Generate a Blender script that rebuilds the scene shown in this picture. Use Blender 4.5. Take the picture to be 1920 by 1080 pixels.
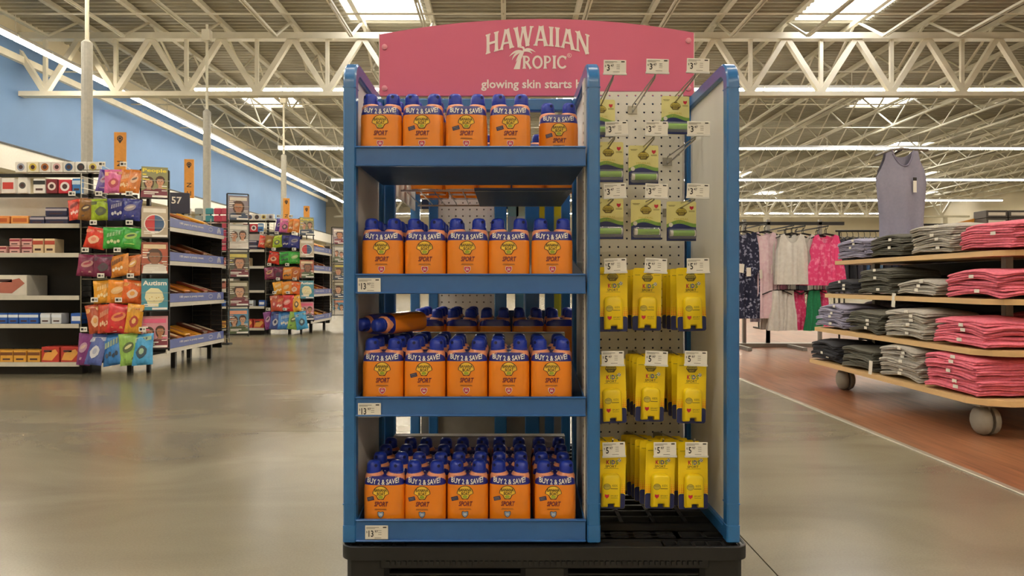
import bpy, math, random
from mathutils import Vector, Matrix
random.seed(7)
PI = math.pi
scene = bpy.context.scene
COL = scene.collection
for o in list(bpy.data.objects):
    bpy.data.objects.remove(o)

# ------------------------------------------------------------------ camera
F, VX, VY, H = 1387.0, 948.0, 531.0, 0.80       # focal length (px), vanishing point, camera height
cd = bpy.data.cameras.new('camera'); cam = bpy.data.objects.new('camera', cd); COL.objects.link(cam)
cam.location = (0, 0, H); cam.rotation_euler = (PI/2, 0, 0)
cd.sensor_width = 36; cd.lens = F/1920*36
cd.shift_x = (960-VX)/1920; cd.shift_y = (VY-540)/1920
cd.clip_end = 300
scene.camera = cam

# ------------------------------------------------------------------ world, exposure
w = bpy.data.worlds.new('world'); scene.world = w; w.use_nodes = True
bg = w.node_tree.nodes['Background']; bg.inputs[0].default_value = (.9, .93, 1, 1); bg.inputs[1].default_value = .3
vs = scene.view_settings
vs.view_transform = 'Standard'; vs.look = 'None'; vs.gamma = 1; vs.use_curve_mapping = False
vs.exposure = 0.16
TUBE_STRENGTH = 46.0      # radiance of the fluorescent tubes
SKYLIGHT_STRENGTH = 9.0

# ------------------------------------------------------------------ helpers
def P(px, py, Y):
    return Vector(((px-VX)*Y/F, Y, H+(VY-py)*Y/F))

def lin(c):
    if isinstance(c, str):
        c = c.lstrip('#'); c = [int(c[i:i+2], 16)/255 for i in (0, 2, 4)]
    return [x/12.92 if x <= .04045 else ((x+.055)/1.055)**2.4 for x in c] + [1]

MATS = {}
def mat(name, col='#808080', rough=.5, metal=0, var=.08, scale=18, emit=0, bump=0, col2=None, coat=0, stretch=None, detail=3, ramp=(.3, .7)):
    if name in MATS: return MATS[name]
    m = bpy.data.materials.new(name); m.use_nodes = True
    nt = m.node_tree; b = nt.nodes['Principled BSDF']
    b.inputs['Roughness'].default_value = rough; b.inputs['Metallic'].default_value = metal
    c = lin(col)
    if coat: b.inputs['Coat Weight'].default_value = coat; b.inputs['Coat Roughness'].default_value = .12
    if emit:
        b.inputs['Base Color'].default_value = c
        b.inputs['Emission Color'].default_value = c; b.inputs['Emission Strength'].default_value = emit
    else:
        tc = nt.nodes.new('ShaderNodeTexCoord'); n = nt.nodes.new('ShaderNodeTexNoise')
        mp = nt.nodes.new('ShaderNodeMapping')
        if stretch: mp.inputs['Scale'].default_value = stretch
        n.inputs['Scale'].default_value = scale; n.inputs['Detail'].default_value = detail
        r = nt.nodes.new('ShaderNodeValToRGB')
        r.color_ramp.elements[0].position = ramp[0]; r.color_ramp.elements[1].position = ramp[1]
        c2 = lin(col2) if col2 else [min(1, x*(1+var)) for x in c[:3]]+[1]
        c1 = c if col2 else [x*(1-var) for x in c[:3]]+[1]
        r.color_ramp.elements[0].color = c1; r.color_ramp.elements[1].color = c2
        nt.links.new(tc.outputs['Object'], mp.inputs[0]); nt.links.new(mp.outputs[0], n.inputs['Vector'])
        nt.links.new(n.outputs['Fac'], r.inputs[0]); nt.links.new(r.outputs[0], b.inputs['Base Color'])
        if bump:
            bp = nt.nodes.new('ShaderNodeBump'); bp.inputs['Strength'].default_value = bump; bp.inputs['Distance'].default_value = .01
            nt.links.new(n.outputs['Fac'], bp.inputs['Height']); nt.links.new(bp.outputs[0], b.inputs['Normal'])
    MATS[name] = m
    return m

def cm(hexcol, rough=.5, fam='plastic'):
    return mat(fam+'_'+hexcol.lstrip('#')+('%d' % (rough*100)), hexcol, rough, var=.05)

# text outlines (built-in font), unit height; all cut before the scene fills up
TX = {}
def text_data(body, bold=0.0, shear=0.0):
    k = (body, bold, shear)
    if k in TX: return TX[k]
    cu = bpy.data.curves.new('t', 'FONT'); cu.body = body; cu.size = 1; cu.align_x = 'CENTER'; cu.align_y = 'CENTER'
    cu.offset = bold; cu.shear = shear; cu.resolution_u = 2
    ob_ = bpy.data.objects.new('t', cu); COL.objects.link(ob_)
    bpy.context.view_layer.update()
    me = bpy.data.meshes.new_from_object(ob_.evaluated_get(bpy.context.evaluated_depsgraph_get()))
    v = [(q.co.x, q.co.y) for q in me.vertices]; f = [tuple(p.vertices) for p in me.polygons]
    bpy.data.objects.remove(ob_); bpy.data.curves.remove(cu); bpy.data.meshes.remove(me)
    xs = [a for a, _ in v]; ys = [b for _, b in v]
    cx, cy, h, wd = (min(xs)+max(xs))/2, (min(ys)+max(ys))/2, max(ys)-min(ys), max(xs)-min(xs)
    TX[k] = ([((a-cx)/h, (b-cy)/h) for a, b in v], f, wd/h)
    return TX[k]

class MB:
    def __init__(s): s.v = []; s.f = []; s.m = []
    def add(s, v, f, mi=0):
        o = len(s.v); s.v += [tuple(p) for p in v]
        for q in f: s.f.append(tuple(i+o for i in q)); s.m.append(mi)
        return s
    def box(s, x0, x1, y0, y1, z0, z1, mi=0):
        return s.add([(x, y, z) for z in (z0, z1) for x, y in ((x0, y0), (x1, y0), (x1, y1), (x0, y1))],
              [(3, 2, 1, 0), (4, 5, 6, 7), (0, 1, 5, 4), (1, 2, 6, 5), (2, 3, 7, 6), (3, 0, 4, 7)], mi)
    def cbox(s, x0, x1, y0, y1, z0, z1, b=.002, mi=0):          # chamfered box
        def ring(z, i):
            X0, X1, Y0, Y1 = x0+i, x1-i, y0+i, y1-i
            return [(X0+b, Y0, z), (X1-b, Y0, z), (X1, Y0+b, z), (X1, Y1-b, z), (X1-b, Y1, z), (X0+b, Y1, z), (X0, Y1-b, z), (X0, Y0+b, z)]
        v = ring(z0, b)+ring(z0+b, 0)+ring(z1-b, 0)+ring(z1, b)
        f = [tuple(range(7, -1, -1)), tuple(range(24, 32))]
        for k in range(3):
            for i in range(8): j = (i+1) % 8; f.append((k*8+i, k*8+j, k*8+8+j, k*8+8+i))
        return s.add(v, f, mi)
    def bar(s, p, q, w, h=None, mi=0):
        p, q = Vector(p), Vector(q); h = h or w; d = (q-p).normalized()
        u = d.cross(Vector((0, 0, 1)))
        if u.length < 1e-3: u = Vector((1, 0, 0))
        u.normalize(); t = u.cross(d)
        v = [c+u*a*w/2+t*b*h/2 for c in (p, q) for a, b in ((-1, -1), (1, -1), (1, 1), (-1, 1))]
        return s.add(v, [(0, 1, 2, 3), (7, 6, 5, 4), (0, 4, 5, 1), (1, 5, 6, 2), (2, 6, 7, 3), (3, 7, 4, 0)], mi)
    def tube(s, pts, r, n=8, mi=0, closed=False):
        pts = [Vector(p) for p in pts]; rings = []
        rs = r if isinstance(r, (list, tuple)) else [r]*len(pts)
        for i, p in enumerate(pts):
            a = pts[max(i-1, 0)]; b = pts[min(i+1, len(pts)-1)]; d = (b-a).normalized()
            u = d.cross(Vector((0, 0, 1)))
            if u.length < 1e-3: u = Vector((1, 0, 0))
            u.normalize(); t = u.cross(d)
            rings += [p+(u*math.cos(2*PI*k/n)+t*math.sin(2*PI*k/n))*rs[i] for k in range(n)]
        f = [(i*n+k, i*n+(k+1) % n, i*n+n+(k+1) % n, i*n+n+k) for i in range(len(pts)-1) for k in range(n)]
        f += [tuple(range(n-1, -1, -1)), tuple(range((len(pts)-1)*n, len(pts)*n))]
        return s.add(rings, f, mi)
    def lathe(s, prof, n=16, c=(0, 0, 0), mi=0):
        v = [(c[0]+r*math.cos(2*PI*k/n), c[1]+r*math.sin(2*PI*k/n), c[2]+z) for r, z in prof for k in range(n)]
        f = [(i*n+k, i*n+(k+1) % n, i*n+n+(k+1) % n, i*n+n+k) for i in range(len(prof)-1) for k in range(n)]
        f += [tuple(range(n-1, -1, -1)), tuple(range((len(prof)-1)*n, len(prof)*n))]
        return s.add(v, f, mi)
    def loft(s, rings, mi=0, cap=True):
        n = len(rings[0]); v = [p for r in rings for p in r]
        f = [(i*n+k, i*n+(k+1) % n, i*n+n+(k+1) % n, i*n+n+k) for i in range(len(rings)-1) for k in range(n)]
        if cap: f += [tuple(range(n-1, -1, -1)), tuple(range((len(rings)-1)*n, len(rings)*n))]
        return s.add(v, f, mi)
    def flat(s, v2, f, O=(0, 0, 0), U=(1, 0, 0), V=(0, 0, 1), mi=0):   # 2-D shape laid on a plane
        O, U, V = Vector(O), Vector(U), Vector(V)
        return s.add([O+U*a+V*b for a, b in v2], f, mi)
    def poly(s, v2, O=(0, 0, 0), U=(1, 0, 0), V=(0, 0, 1), mi=0):
        return s.flat(v2, [tuple(range(len(v2)))], O, U, V, mi)
    def rect(s, x0, x1, z0, z1, y, mi=0):
        return s.add([(x0, y, z0), (x1, y, z0), (x1, y, z1), (x0, y, z1)], [(0, 1, 2, 3)], mi)
    def prism(s, v2, O, U, V, N, mi=0):
        O, U, V, N = Vector(O), Vector(U), Vector(V), Vector(N); n = len(v2)
        a = [O+U*x+V*y for x, y in v2]; b = [p+N for p in a]
        return s.add(a+b, [tuple(range(n-1, -1, -1)), tuple(range(n, 2*n))]+[(i, (i+1) % n, n+(i+1) % n, n+i) for i in range(n)], mi)
    def text(s, body, size, O, U=(1, 0, 0), V=(0, 0, 1), mi=0, bold=0., shear=0., width=None, warp=None):
        v, f, wh = text_data(body, bold, shear)
        sx = width/wh if width else size
        v = [(a*sx, b*size) for a, b in v]
        if warp: v = [warp(a, b) for a, b in v]
        return s.flat(v, f, O, U, V, mi)
    def xform(s, M):
        s.v = [tuple(M @ Vector(p)) for p in s.v]; return s
    def mesh(s, name, mats, smooth=False):
        me = bpy.data.meshes.new(name); me.from_pydata(s.v, [], s.f)
        for m in (mats if isinstance(mats, (list, tuple)) else [mats]): me.materials.append(m)
        me.polygons.foreach_set('material_index', s.m)
        if smooth:
            me.polygons.foreach_set('use_smooth', [True]*len(s.f))
            try: me.set_sharp_from_angle(angle=math.radians(42))
            except Exception: pass
        me.update(); return me

def ob(name, me, parent=None, loc=None, rot=None, mats=None):
    o = bpy.data.objects.new(name, me); COL.objects.link(o)
    if parent: o.parent = parent
    if loc is not None: o.location = loc
    if rot is not None: o.rotation_euler = rot
    if mats:
        for i, m in enumerate(mats):
            if m: o.material_slots[i].link = 'OBJECT'; o.material_slots[i].material = m
    return o
def tag(o, label, cat, group=None, kind=None):
    o['label'] = label; o['category'] = cat
    if group: o['group'] = group
    if kind: o['kind'] = kind
    return o
def thing(name, label, cat, loc=(0, 0, 0), rot=(0, 0, 0), group=None):
    return tag(ob(name, None, None, loc, rot), label, cat, group)
def struct(name, me, label=None, cat=None, parent=None):
    o = ob(name, me, parent)
    if not parent: o['kind'] = 'structure'
    if label: o['label'] = label
    if cat: o['category'] = cat
    return o
ORD = ['first', 'second', 'third', 'fourth', 'fifth', 'sixth', 'seventh', 'eighth', 'ninth', 'tenth', 'eleventh', 'twelfth',
       'thirteenth', 'fourteenth', 'fifteenth', 'sixteenth', 'seventeenth', 'eighteenth', 'nineteenth', 'twentieth', 'twenty-first',
       'twenty-second', 'twenty-third', 'twenty-fourth', 'twenty-fifth', 'twenty-sixth', 'twenty-seventh', 'twenty-eighth']
for args in [('BUY 2 & SAVE!', .02, 0), ('BANANA', .02, 0), ('BOAT', .02, 0), ('SPORT', .03, .25), ('PROTECTS', .0, 0), ('50', .03, 0), ('30', .03, 0),
             ('KIDS', .02, 0), ('SPORT', .02, 0), ('$', 0, 0), ('3', .02, 0), ('5', .02, 0), ('13', .02, 0), ('47', .02, 0), ('97', .02, 0),
             ('glowing skin starts here', .022, 0), ('R', 0, 0), ('People', .03, 0), ('Autism', .03, 0), ('57', .02, 0), ('N', .01, 0), ('11', .01, 0), ('10', .01, 0), ('12', .01, 0), ('14', .01, 0),
             ('100 years is pretty sweet.', .02, 0), ('BANANA BOAT', .02, 0), ('MINERAL', .0, 0), ('LIP BALM', .0, 0), ('BB', .03, 0), ('JOUY', .03, 0), ('NEW', .02, 0)]:
    text_data(*args)

# ------------------------------------------------------------------ materials
steel = mat('cream_painted_steel', '#d6cfba', .55, var=.06, scale=3)
deckm = mat('roof_deck_cream', '#a49d88', .6, var=.08, scale=1.2)
tubem = mat('fluorescent_tube', '#fff4e0', emit=TUBE_STRENGTH)
skym = mat('skylight_glow', '#f6f8ff', emit=SKYLIGHT_STRENGTH)
white = mat('white_enamel', '#e6e3da', .4, var=.03)
bluef = mat('blue_powder_coat', '#2a6aa6', .28, var=.05, scale=40, bump=.03, coat=.3)
wallblue = mat('blue_wall_paint', '#58779f', .7, var=.05, scale=.8)
cream = mat('cream_wall_paint', '#d8ccaf', .7, var=.04, scale=.8)
black = mat('black_plastic', '#19191a', .5, var=.2, scale=12, bump=.05)
blackm = mat('black_metal', '#151516', .45, var=.15)
chrome = mat('zinc_wire', '#a8a69f', .28, metal=1, var=.05)
greym = mat('grey_steel', '#8d8a84', .4, metal=.6, var=.06)
paper = mat('white_paper', '#e8e4d8', .6, var=.03)
ink = mat('dark_ink', '#26211f', .6, var=.02)
greyink = mat('grey_ink', '#8a857d', .6, var=.02)
red = mat('print_red', '#c8203a', .45, var=.03)

def concrete():
    m = bpy.data.materials.new('polished_concrete'); m.use_nodes = True; nt = m.node_tree; b = nt.nodes['Principled BSDF']
    tc = nt.nodes.new('ShaderNodeTexCoord'); mp = nt.nodes.new('ShaderNodeMapping'); mp.inputs['Scale'].default_value = (.6, 1.1, 1)
    mp.inputs['Rotation'].default_value = (0, 0, .35)
    n1 = nt.nodes.new('ShaderNodeTexNoise'); n1.inputs['Scale'].default_value = 1.6; n1.inputs['Detail'].default_value = 5; n1.inputs['Roughness'].default_value = .5
    n1.inputs['Distortion'].default_value = .8
    n2 = nt.nodes.new('ShaderNodeTexNoise'); n2.inputs['Scale'].default_value = 160; n2.inputs['Detail'].default_value = 2
    r = nt.nodes.new('ShaderNodeValToRGB'); e = r.color_ramp.elements
    e[0].position = .2; e[0].color = lin('#686150'); e[1].position = .85; e[1].color = lin('#8b836c')
    mx = nt.nodes.new('ShaderNodeMixRGB'); mx.blend_type = 'OVERLAY'; mx.inputs[0].default_value = .16
    L = nt.links.new
    L(tc.outputs['Object'], mp.inputs[0]); L(mp.outputs[0], n1.inputs['Vector']); L(tc.outputs['Object'], n2.inputs['Vector'])
    L(n1.outputs['Fac'], r.inputs[0]); L(r.outputs[0], mx.inputs[1]); L(n2.outputs['Fac'], mx.inputs[2]); L(mx.outputs[0], b.inputs['Base Color'])
    rr = nt.nodes.new('ShaderNodeMapRange'); rr.inputs['To Min'].default_value = .19; rr.inputs['To Max'].default_value = .3
    L(n1.outputs['Fac'], rr.inputs['Value']); L(rr.outputs[0], b.inputs['Roughness'])
    bp = nt.nodes.new('ShaderNodeBump'); bp.inputs['Strength'].default_value = .006; bp.inputs['Distance'].default_value = .01
    L(n1.outputs['Fac'], bp.inputs['Height']); L(bp.outputs[0], b.inputs['Normal'])
    return m
def wood(name, c1, c2, c3, plank=.13, length=1.2, rough=.35):
    m = bpy.data.materials.new(name); m.use_nodes = True; nt = m.node_tree; b = nt.nodes['Principled BSDF']; L = nt.links.new
    tc = nt.nodes.new('ShaderNodeTexCoord'); mp = nt.nodes.new('ShaderNodeMapping'); mp.inputs['Rotation'].default_value = (0, 0, PI/2)
    br = nt.nodes.new('ShaderNodeTexBrick'); br.inputs['Scale'].default_value = 1; br.inputs['Brick Width'].default_value = length; br.inputs['Row Height'].default_value = plank
    br.inputs['Mortar Size'].default_value = .0012; br.inputs['Color1'].default_value = lin(c1); br.inputs['Color2'].default_value = lin(c2); br.inputs['Mortar'].default_value = lin(c3)
    mp2 = nt.nodes.new('ShaderNodeMapping'); mp2.inputs['Scale'].default_value = (24, 1.4, 1)
    n = nt.nodes.new('ShaderNodeTexNoise'); n.inputs['Scale'].default_value = 1.5; n.inputs['Detail'].default_value = 5
    r = nt.nodes.new('ShaderNodeValToRGB'); r.color_ramp.elements[0].color = lin(c3); r.color_ramp.elements[1].color = lin(c1)
    r.color_ramp.elements[0].position = .3; r.color_ramp.elements[1].position = .62
    mx = nt.nodes.new('ShaderNodeMixRGB'); mx.inputs[0].default_value = .62
    L(tc.outputs['Object'], mp.inputs[0]); L(mp.outputs[0], br.inputs['Vector']); L(tc.outputs['Object'], mp2.inputs[0]); L(mp2.outputs[0], n.inputs['Vector'])
    L(n.outputs['Fac'], r.inputs[0]); L(br.outputs['Color'], mx.inputs[1]); L(r.outputs[0], mx.inputs[2]); L(mx.outputs[0], b.inputs['Base Color'])
    b.inputs['Roughness'].default_value = rough
    return m
conc = concrete()
woodfloor = wood('red_wood_floor', '#966342', '#7d5035', '#4c2f20')
birch = mat('birch_ply', '#d3b07c', .45, var=.1, scale=6, stretch=(1, .15, 6))

# ------------------------------------------------------------------ the building
WX, YB, YF, XR, ZD = -12.5, 66.0, -9.0, 34.0, 7.6        # left wall, far wall, wall behind camera, right wall, roof deck
XW = 1.955                                               # where concrete meets wood
fl = struct('floor', MB().box(WX, XW, YF, YB, -.2, -.02).mesh('floor', blackm), 'polished grey brown concrete slab floor of the store')
xs = [WX]+[.744-4.6*k for k in (2, 1, 0)]+[XW]; ys = [YF]+[4.0+4.6*k for k in range(-2, 14) if YF+.5 < 4.0+4.6*k < YB-1]+[YB]
for i in range(len(xs)-1):
    for j in range(len(ys)-1):
        ob('slab', MB().box(xs[i]+.002, xs[i+1]-.002, ys[j]+.002, ys[j+1]-.002, -.02, 0).mesh('slab', conc), fl)
struct('floor', MB().box(XW+.02, 15, 17.02, YB, -.2, 0).box(15.02, XR, YF, YB, -.2, 0).mesh('floor_far', conc), 'grey brown concrete floor beyond the clothing department')
struct('floor', MB().box(XW+.02, 15, YF, 17, -.2, .001).mesh('floor_wood', woodfloor), 'reddish brown wood plank floor under the clothing department')
struct('trim_1', MB().cbox(XW-.008, XW+.026, YF, YB, -.01, .006, .003).mesh('trim', mat('floor_edge_strip', '#a8a292', .35, metal=.5)), 'pale metal strip between concrete and wood floor')
struct('wall_left', MB().box(WX-.3, WX, YF, 51.5, 3.9, 7.2).box(WX-.3, WX, YF, 51.5, 0, 3.9, 1).mesh('wall', [wallblue, cream]), 'blue painted side wall above the checkouts')
struct('trim_2', MB().box(WX, WX+.5, YF, 51.5, 3.55, 4.15).box(WX+.5, WX+.52, YF, 51.5, 4.13, 4.17, 1).mesh('valance', [white, blackm]), 'white valance along the foot of the blue wall')
struct('trim_3', MB().box(WX, WX+.12, YF, 51.5, 6.45, 6.62).mesh('ledge', steel), 'cream ledge along the top of the blue wall')
struct('wall_left', MB().box(WX-8, WX-7.7, 51.5, YB, 0, 7.7).box(WX-8, WX, 51.4, 51.5, 0, 7.7).box(WX-.3, WX-.02, YF, 51.4, 7.2, 7.7).mesh('wall2', cream), 'cream wall of the recess past the blue wall')
struct('wall_back', MB().box(WX-8, XR, YB, YB+.3, 0, 7.7).mesh('wallb', cream), 'far cream wall of the store')
struct('wall_right', MB().box(XR, XR+.3, YF, YB, 0, 7.7).mesh('wallr', cream), 'cream wall on the clothing side')
struct('wall_front', MB().box(WX-.3, XR, YF-.3, YF, 0, 7.7).mesh('wallf', cream), 'cream wall behind the camera')
# corrugated deck: ribs run across, skylight openings left out
sky = []
for r, Y in enumerate((-.7, 8.7, 18.1, 27.5, 36.9, 46.3, 55.7)):
    for k in range(-3, 5):
        X = 8.45+11.5*k+(0 if r % 2 == 0 else 5.75)
        if WX+1 < X < XR-2: sky.append((X, Y))
SKW, SKL = .98, 1.15
def deck():
    mb = MB(); prof = []; y = YF
    while y < YB:
        prof += [(y, ZD), (y+.09, ZD), (y+.12, ZD+.075), (y+.21, ZD+.075)]; y += .24
    prof.append((y, ZD))
    cuts = sorted(set([WX-8, XR]+[c for X, Y in sky for c in (X-SKW, X+SKW)]))
    for i in range(len(cuts)-1):
        a, b = cuts[i], cuts[i+1]; mid = (a+b)/2
        v = [(x, p[0], p[1]) for p in prof for x in (a, b)]
        f = [(2*k, 2*k+1, 2*k+3, 2*k+2) for k in range(len(prof)-1)
             if not any(abs(mid-X) < SKW and abs((prof[k][0]+prof[k+1][0])/2-Y) < SKL for X, Y in sky)]
        mb.add(v, f)
    return mb.mesh('ceiling', deckm)
ceil = struct('ceiling', deck(), 'cream corrugated metal roof deck')
skm = MB().rect(-SKW, SKW, 0, 0, 0); skm = MB().add([(-SKW, -SKL, 0), (SKW, -SKL, 0), (SKW, SKL, 0), (-SKW, SKL, 0)], [(0, 3, 2, 1)])
skme = skm.mesh('skylight', skym)
curb = MB()
for a, b, c, d in ((-SKW-.05, -SKW, -SKL, SKL), (SKW, SKW+.05, -SKL, SKL), (-SKW, SKW, -SKL-.05, -SKL), (-SKW, SKW, SKL, SKL+.05)): curb.box(a, b, c, d, -.3, .02)
curbme = curb.mesh('curb', steel)
for i, (X, Y) in enumerate(sky):
    o = ob('skylight', skme, ceil, (X, Y, ZD+.35)); ob('curb', curbme, o)

# frontal girders
def girder(Y, x0, x1, zb, zt, label):
    g = thing('roof_girder', label, 'girder', (0, Y, 0), group='cream roof girders')
    ob('bottom_chord', MB().box(x0, x1, -.13, .13, zb-.1, zb+.02).mesh('c', steel), g)
    ob('top_chord', MB().box(x0, x1, -.13, .13, zt-.07, zt+.09).mesh('c', steel), g)
    vm = MB().box(-.045, .045, -.045, .045, zb, zt).mesh('v', steel)
    x = 6.32
    while x > x0+.9: x -= 1.82
    dl = MB().bar((0, 0, zb), (.91, 0, zt), .15, .13).mesh('d', steel); dr = MB().bar((0, 0, zb), (-.91, 0, zt), .15, .13).mesh('d', steel)
    while x < x1-.9:
        ob('vertical', vm, g, (x, 0, 0)); ob('diagonal', dl, g, (x, 0, 0)); ob('diagonal', dr, g, (x, 0, 0)); x += 1.82
girder(19.1, WX, 33.8, 5.71, 7.15, 'nearest cream roof girder, spanning the whole width behind the pink header')
girder(54.0, WX, 33.8, 5.71, 7.15, 'farthest cream roof girder, small in the distance')
# roof joists running away from the camera
JX = [7.23-1.82*k for k in range(10, -16, -1) if WX+.3 < 7.23-1.82*k < XR-.5]
webA = MB(); webB = MB()
webA.bar((0, 0, 6.72), (0, 1.2, 7.5), .04); webB.bar((0, 1.2, 7.5), (0, 2.4, 6.72), .04)
webA = webA.mesh('w', steel); webB = webB.mesh('w', steel)
chordb = MB()
for a, b in ((8.6, 17.7), (20.5, 52.6), (55.4, 65.8)): chordb.box(-.05, -.012, a, b, 6.69, 6.74).box(.012, .05, a, b, 6.69, 6.74)
chordb = chordb.mesh('c', steel)
chordt = MB().box(-.06, .06, 8.6, 65.8, 7.47, 7.585).mesh('c', steel)
enddiag = MB().bar((0, 17.7, 6.72), (0, 19.0, 7.5), .05).mesh('w', steel); enddiag2 = MB().bar((0, 20.5, 6.72), (0, 19.2, 7.5), .05).mesh('w', steel)
farweb = MB(); y = 39.7
while y < 63: farweb.bar((0, y, 6.72), (0, y+1.2, 7.5), .035).bar((0, y+1.2, 7.5), (0, y+2.4, 6.72), .035); y += 2.4
farweb = farweb.mesh('w', steel)
for i, X in enumerate(JX):
    j = thing('roof_joist', 'cream open-web roof joist running lengthwise, %s from the blue wall' % ORD[i], 'joist', (X, 0, 0), group='lengthwise roof joists')
    ob('bottom_chord', chordb, j); ob('top_chord', chordt, j)
    ob('end_diagonal', enddiag, j); ob('end_diagonal', enddiag2, j); y = 13.2
    while y < 39:
        if 15.5 < y < 20.5: y = 20.5
        ob('diagonal', webA, j, (0, y, 0)); ob('diagonal', webB, j, (0, y, 0)); y += 2.4
    o = ob('far_web', farweb, j); o['kind'] = 'stuff'
for i, Y in enumerate((16.4, 20.9, 24.7, 28.4, 33, 38, 43, 48)):
    tag(ob('bridging_rod', MB().tube([(WX, Y, 6.77), (XR-.2, Y, 6.77)], .022, 6).mesh('r', steel)), 'thin cream bridging rod across the roof joists, %s from the front' % ORD[i], 'rod', 'bridging rods')

# fluorescent rows
hous = MB().prism([(-.09, 0), (.09, 0), (.05, .09), (-.05, .09)], (0, 0, 0), (0, 1, 0), (0, 0, 1), (1.2, 0, 0)).mesh('housing', white)
tub = MB().tube([(.02, -.04, -.03), (1.18, -.04, -.03)], .03, 6).tube([(.02, .04, -.03), (1.18, .04, -.03)], .03, 6).mesh('tube', tubem)
ZL = 6.21
def light_row(x0, y0, n, ang, label):
    r = thing('light_row', label, 'ceiling light', (x0, y0, ZL), (0, 0, ang), 'rows of fluorescent ceiling lights')
    for k in range(n):
        h = ob('housing', hous, r, (k*1.22, 0, 0)); ob('tube', tub, h)
        if k % 3 == 0: ob('hanger', hangme, r, (k*1.22, 0, 0))
hangme = MB().bar((0, 0, .09), (0, 0, .5), .012).mesh('hanger', steel)
rows = [(-6.5, -8.7, 19), (2.4, -8.7, 19), (11.5, -8.7, 19), (20.6, -8.66, 19), (29.6, -9.1, 33), (38.6, -9.1, 34), (48.2, -9.1, 34), (57.3, -9.1, 34)]
for i, (Y, x0, n) in enumerate(rows):
    light_row(x0, Y, n, 0, 'fluorescent light row across the store, %s' % (['behind the camera', 'above the display', 'above the checkouts', 'nearest in view', 'second in view', 'third in view', 'fourth in view', 'farthest in view'][i]))
light_row(-10.8, -2, 42, PI/2, 'long bright fluorescent light row running along the blue wall')

# lane power poles
for i, Y in enumerate((12.0, 16.82, 22.64)):
    t = thing('power_pole', 'pale grey ceiling power pole above the checkouts, %s from the left' % ORD[i], 'pole', (-6.79, Y, 0), group='checkout power poles')
    ob('sleeve', MB().lathe([(.085, 0), (.085, 4.7), (.03, 4.75)], 12).mesh('p', mat('pole_grey', '#aaa79c', .5)), t)
    ob('pipe', MB().tube([(0, 0, 4.7), (0, 0, 6.68)], .032, 8).mesh('p', steel), t)
    ob('bracket', MB().box(-.09, .09, -.09, .09, 6.3, 6.55).mesh('p', steel), t)

# ================================================================== the sunscreen display on its pallet
FY, BY, PT = 1.87, 2.32, .14              # front plane, back of our half, pallet top
LX, MX, RX = -.395, .223, .576            # the three side frames
# ---- pallet: moulded plastic, 1.03 wide, two bays deep
pal = thing('pallet', 'black moulded plastic pallet under the sunscreen display', 'pallet', (.098, FY-.025, 0))
PW, PD = .512, 1.2
db = MB()
def slots(x0, x1, y0, y1, nx, ny, rib):                    # a field of ribs with open cells
    for i in range(nx+1):
        x = x0+(x1-x0)*i/nx; db.box(x-rib/2, x+rib/2, y0, y1, .118, .1385)
    for j in range(ny+1):
        y = y0+(y1-y0)*j/ny; db.box(x0, x1, y-rib/2, y+rib/2, .118, .1385)
def solid(x0, x1, y0, y1): db.box(x0, x1, y0, y1, .115, .1385)
solid(-PW+.16, PW-.21, 0.005, .05); solid(-PW+.005, -PW+.02, .02, PD-.02); solid(PW-.02, PW-.005, .02, PD-.02)
slots(-PW+.02, -PW+.16, .015, .055, 5, 1, .008); slots(PW-.21, PW-.02, .015, .055, 5, 1, .008)
solid(-PW+.02, PW-.02, .055, .075)
slots(-PW+.02, PW-.16, .075, .125, 14, 2, .016); slots(PW-.16, PW-.02, .075, .125, 2, 1, .012)
solid(-PW+.02, PW-.02, .125, .2)
slots(-PW+.02, PW-.02, .2, .52, 11, 6, .011)
solid(-PW+.02, PW-.02, .52, .66)
slots(-PW+.02, PW-.02, .66, 1.16, 11, 8, .011); solid(-PW+.02, PW-.02, 1.16, 1.19)
db.box(-PW+.02, PW-.02, .03, PD-.03, .06, .064)
ob('deck', db.mesh('deck', black), pal)
def rrect(w, d0, d1, r, n=6):
    pts = []
    for cx, cy, a in ((w-r, d0+r, -PI/2), (w-r, d1-r, 0), (-w+r, d1-r, PI/2), (-w+r, d0+r, PI)):
        for k in range(n+1): pts.append((cx+r*math.cos(a+PI/2*k/n), cy+r*math.sin(a+PI/2*k/n)))
    return pts
o_, i_ = rrect(PW, 0, PD, .04), rrect(PW-.007, .007, PD-.007, .034)
ob('rim', MB().loft([[(x, y, .108) for x, y in o_], [(x, y, .14) for x, y in o_], [(x, y, .1415) for x, y in [((a[0]+b[0])/2, (a[1]+b[1])/2) for a, b in zip(o_, i_)]], [(x, y, .14) for x, y in i_], [(x, y, .108) for x, y in i_]], cap=False).mesh('rim', black, True), pal)
for x0, x1 in ((-PW+.014, -PW+.12), (-.06, .06), (PW-.12, PW-.014)):
    for y0, y1 in ((.014, .16), (.52, .68), (PD-.16, PD-.014)):
        ob('foot_block', MB().cbox(x0, x1, y0, y1, 0, .115, .012).mesh('block', black), pal)
for y0 in (.006, PD-.018): ob('skirt', MB().cbox(-PW+.1, PW-.1, y0, y0+.012, .085, .112, .003).mesh('skirt', black), pal)
for y0 in (.02, .56, 1.1): ob('runner', MB().cbox(-PW+.02, PW-.02, y0, y0+.09, 0.001, .02, .004).mesh('runner', black), pal)
tm = MB().box(-.004, .004, -.005, .005, .096, .106).mesh('tooth', black)
for k in range(60):
    x = -PW+.12+k*.0137
    if x < PW-.12: ob('rib', tm, pal, (x, .005, 0))

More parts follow.
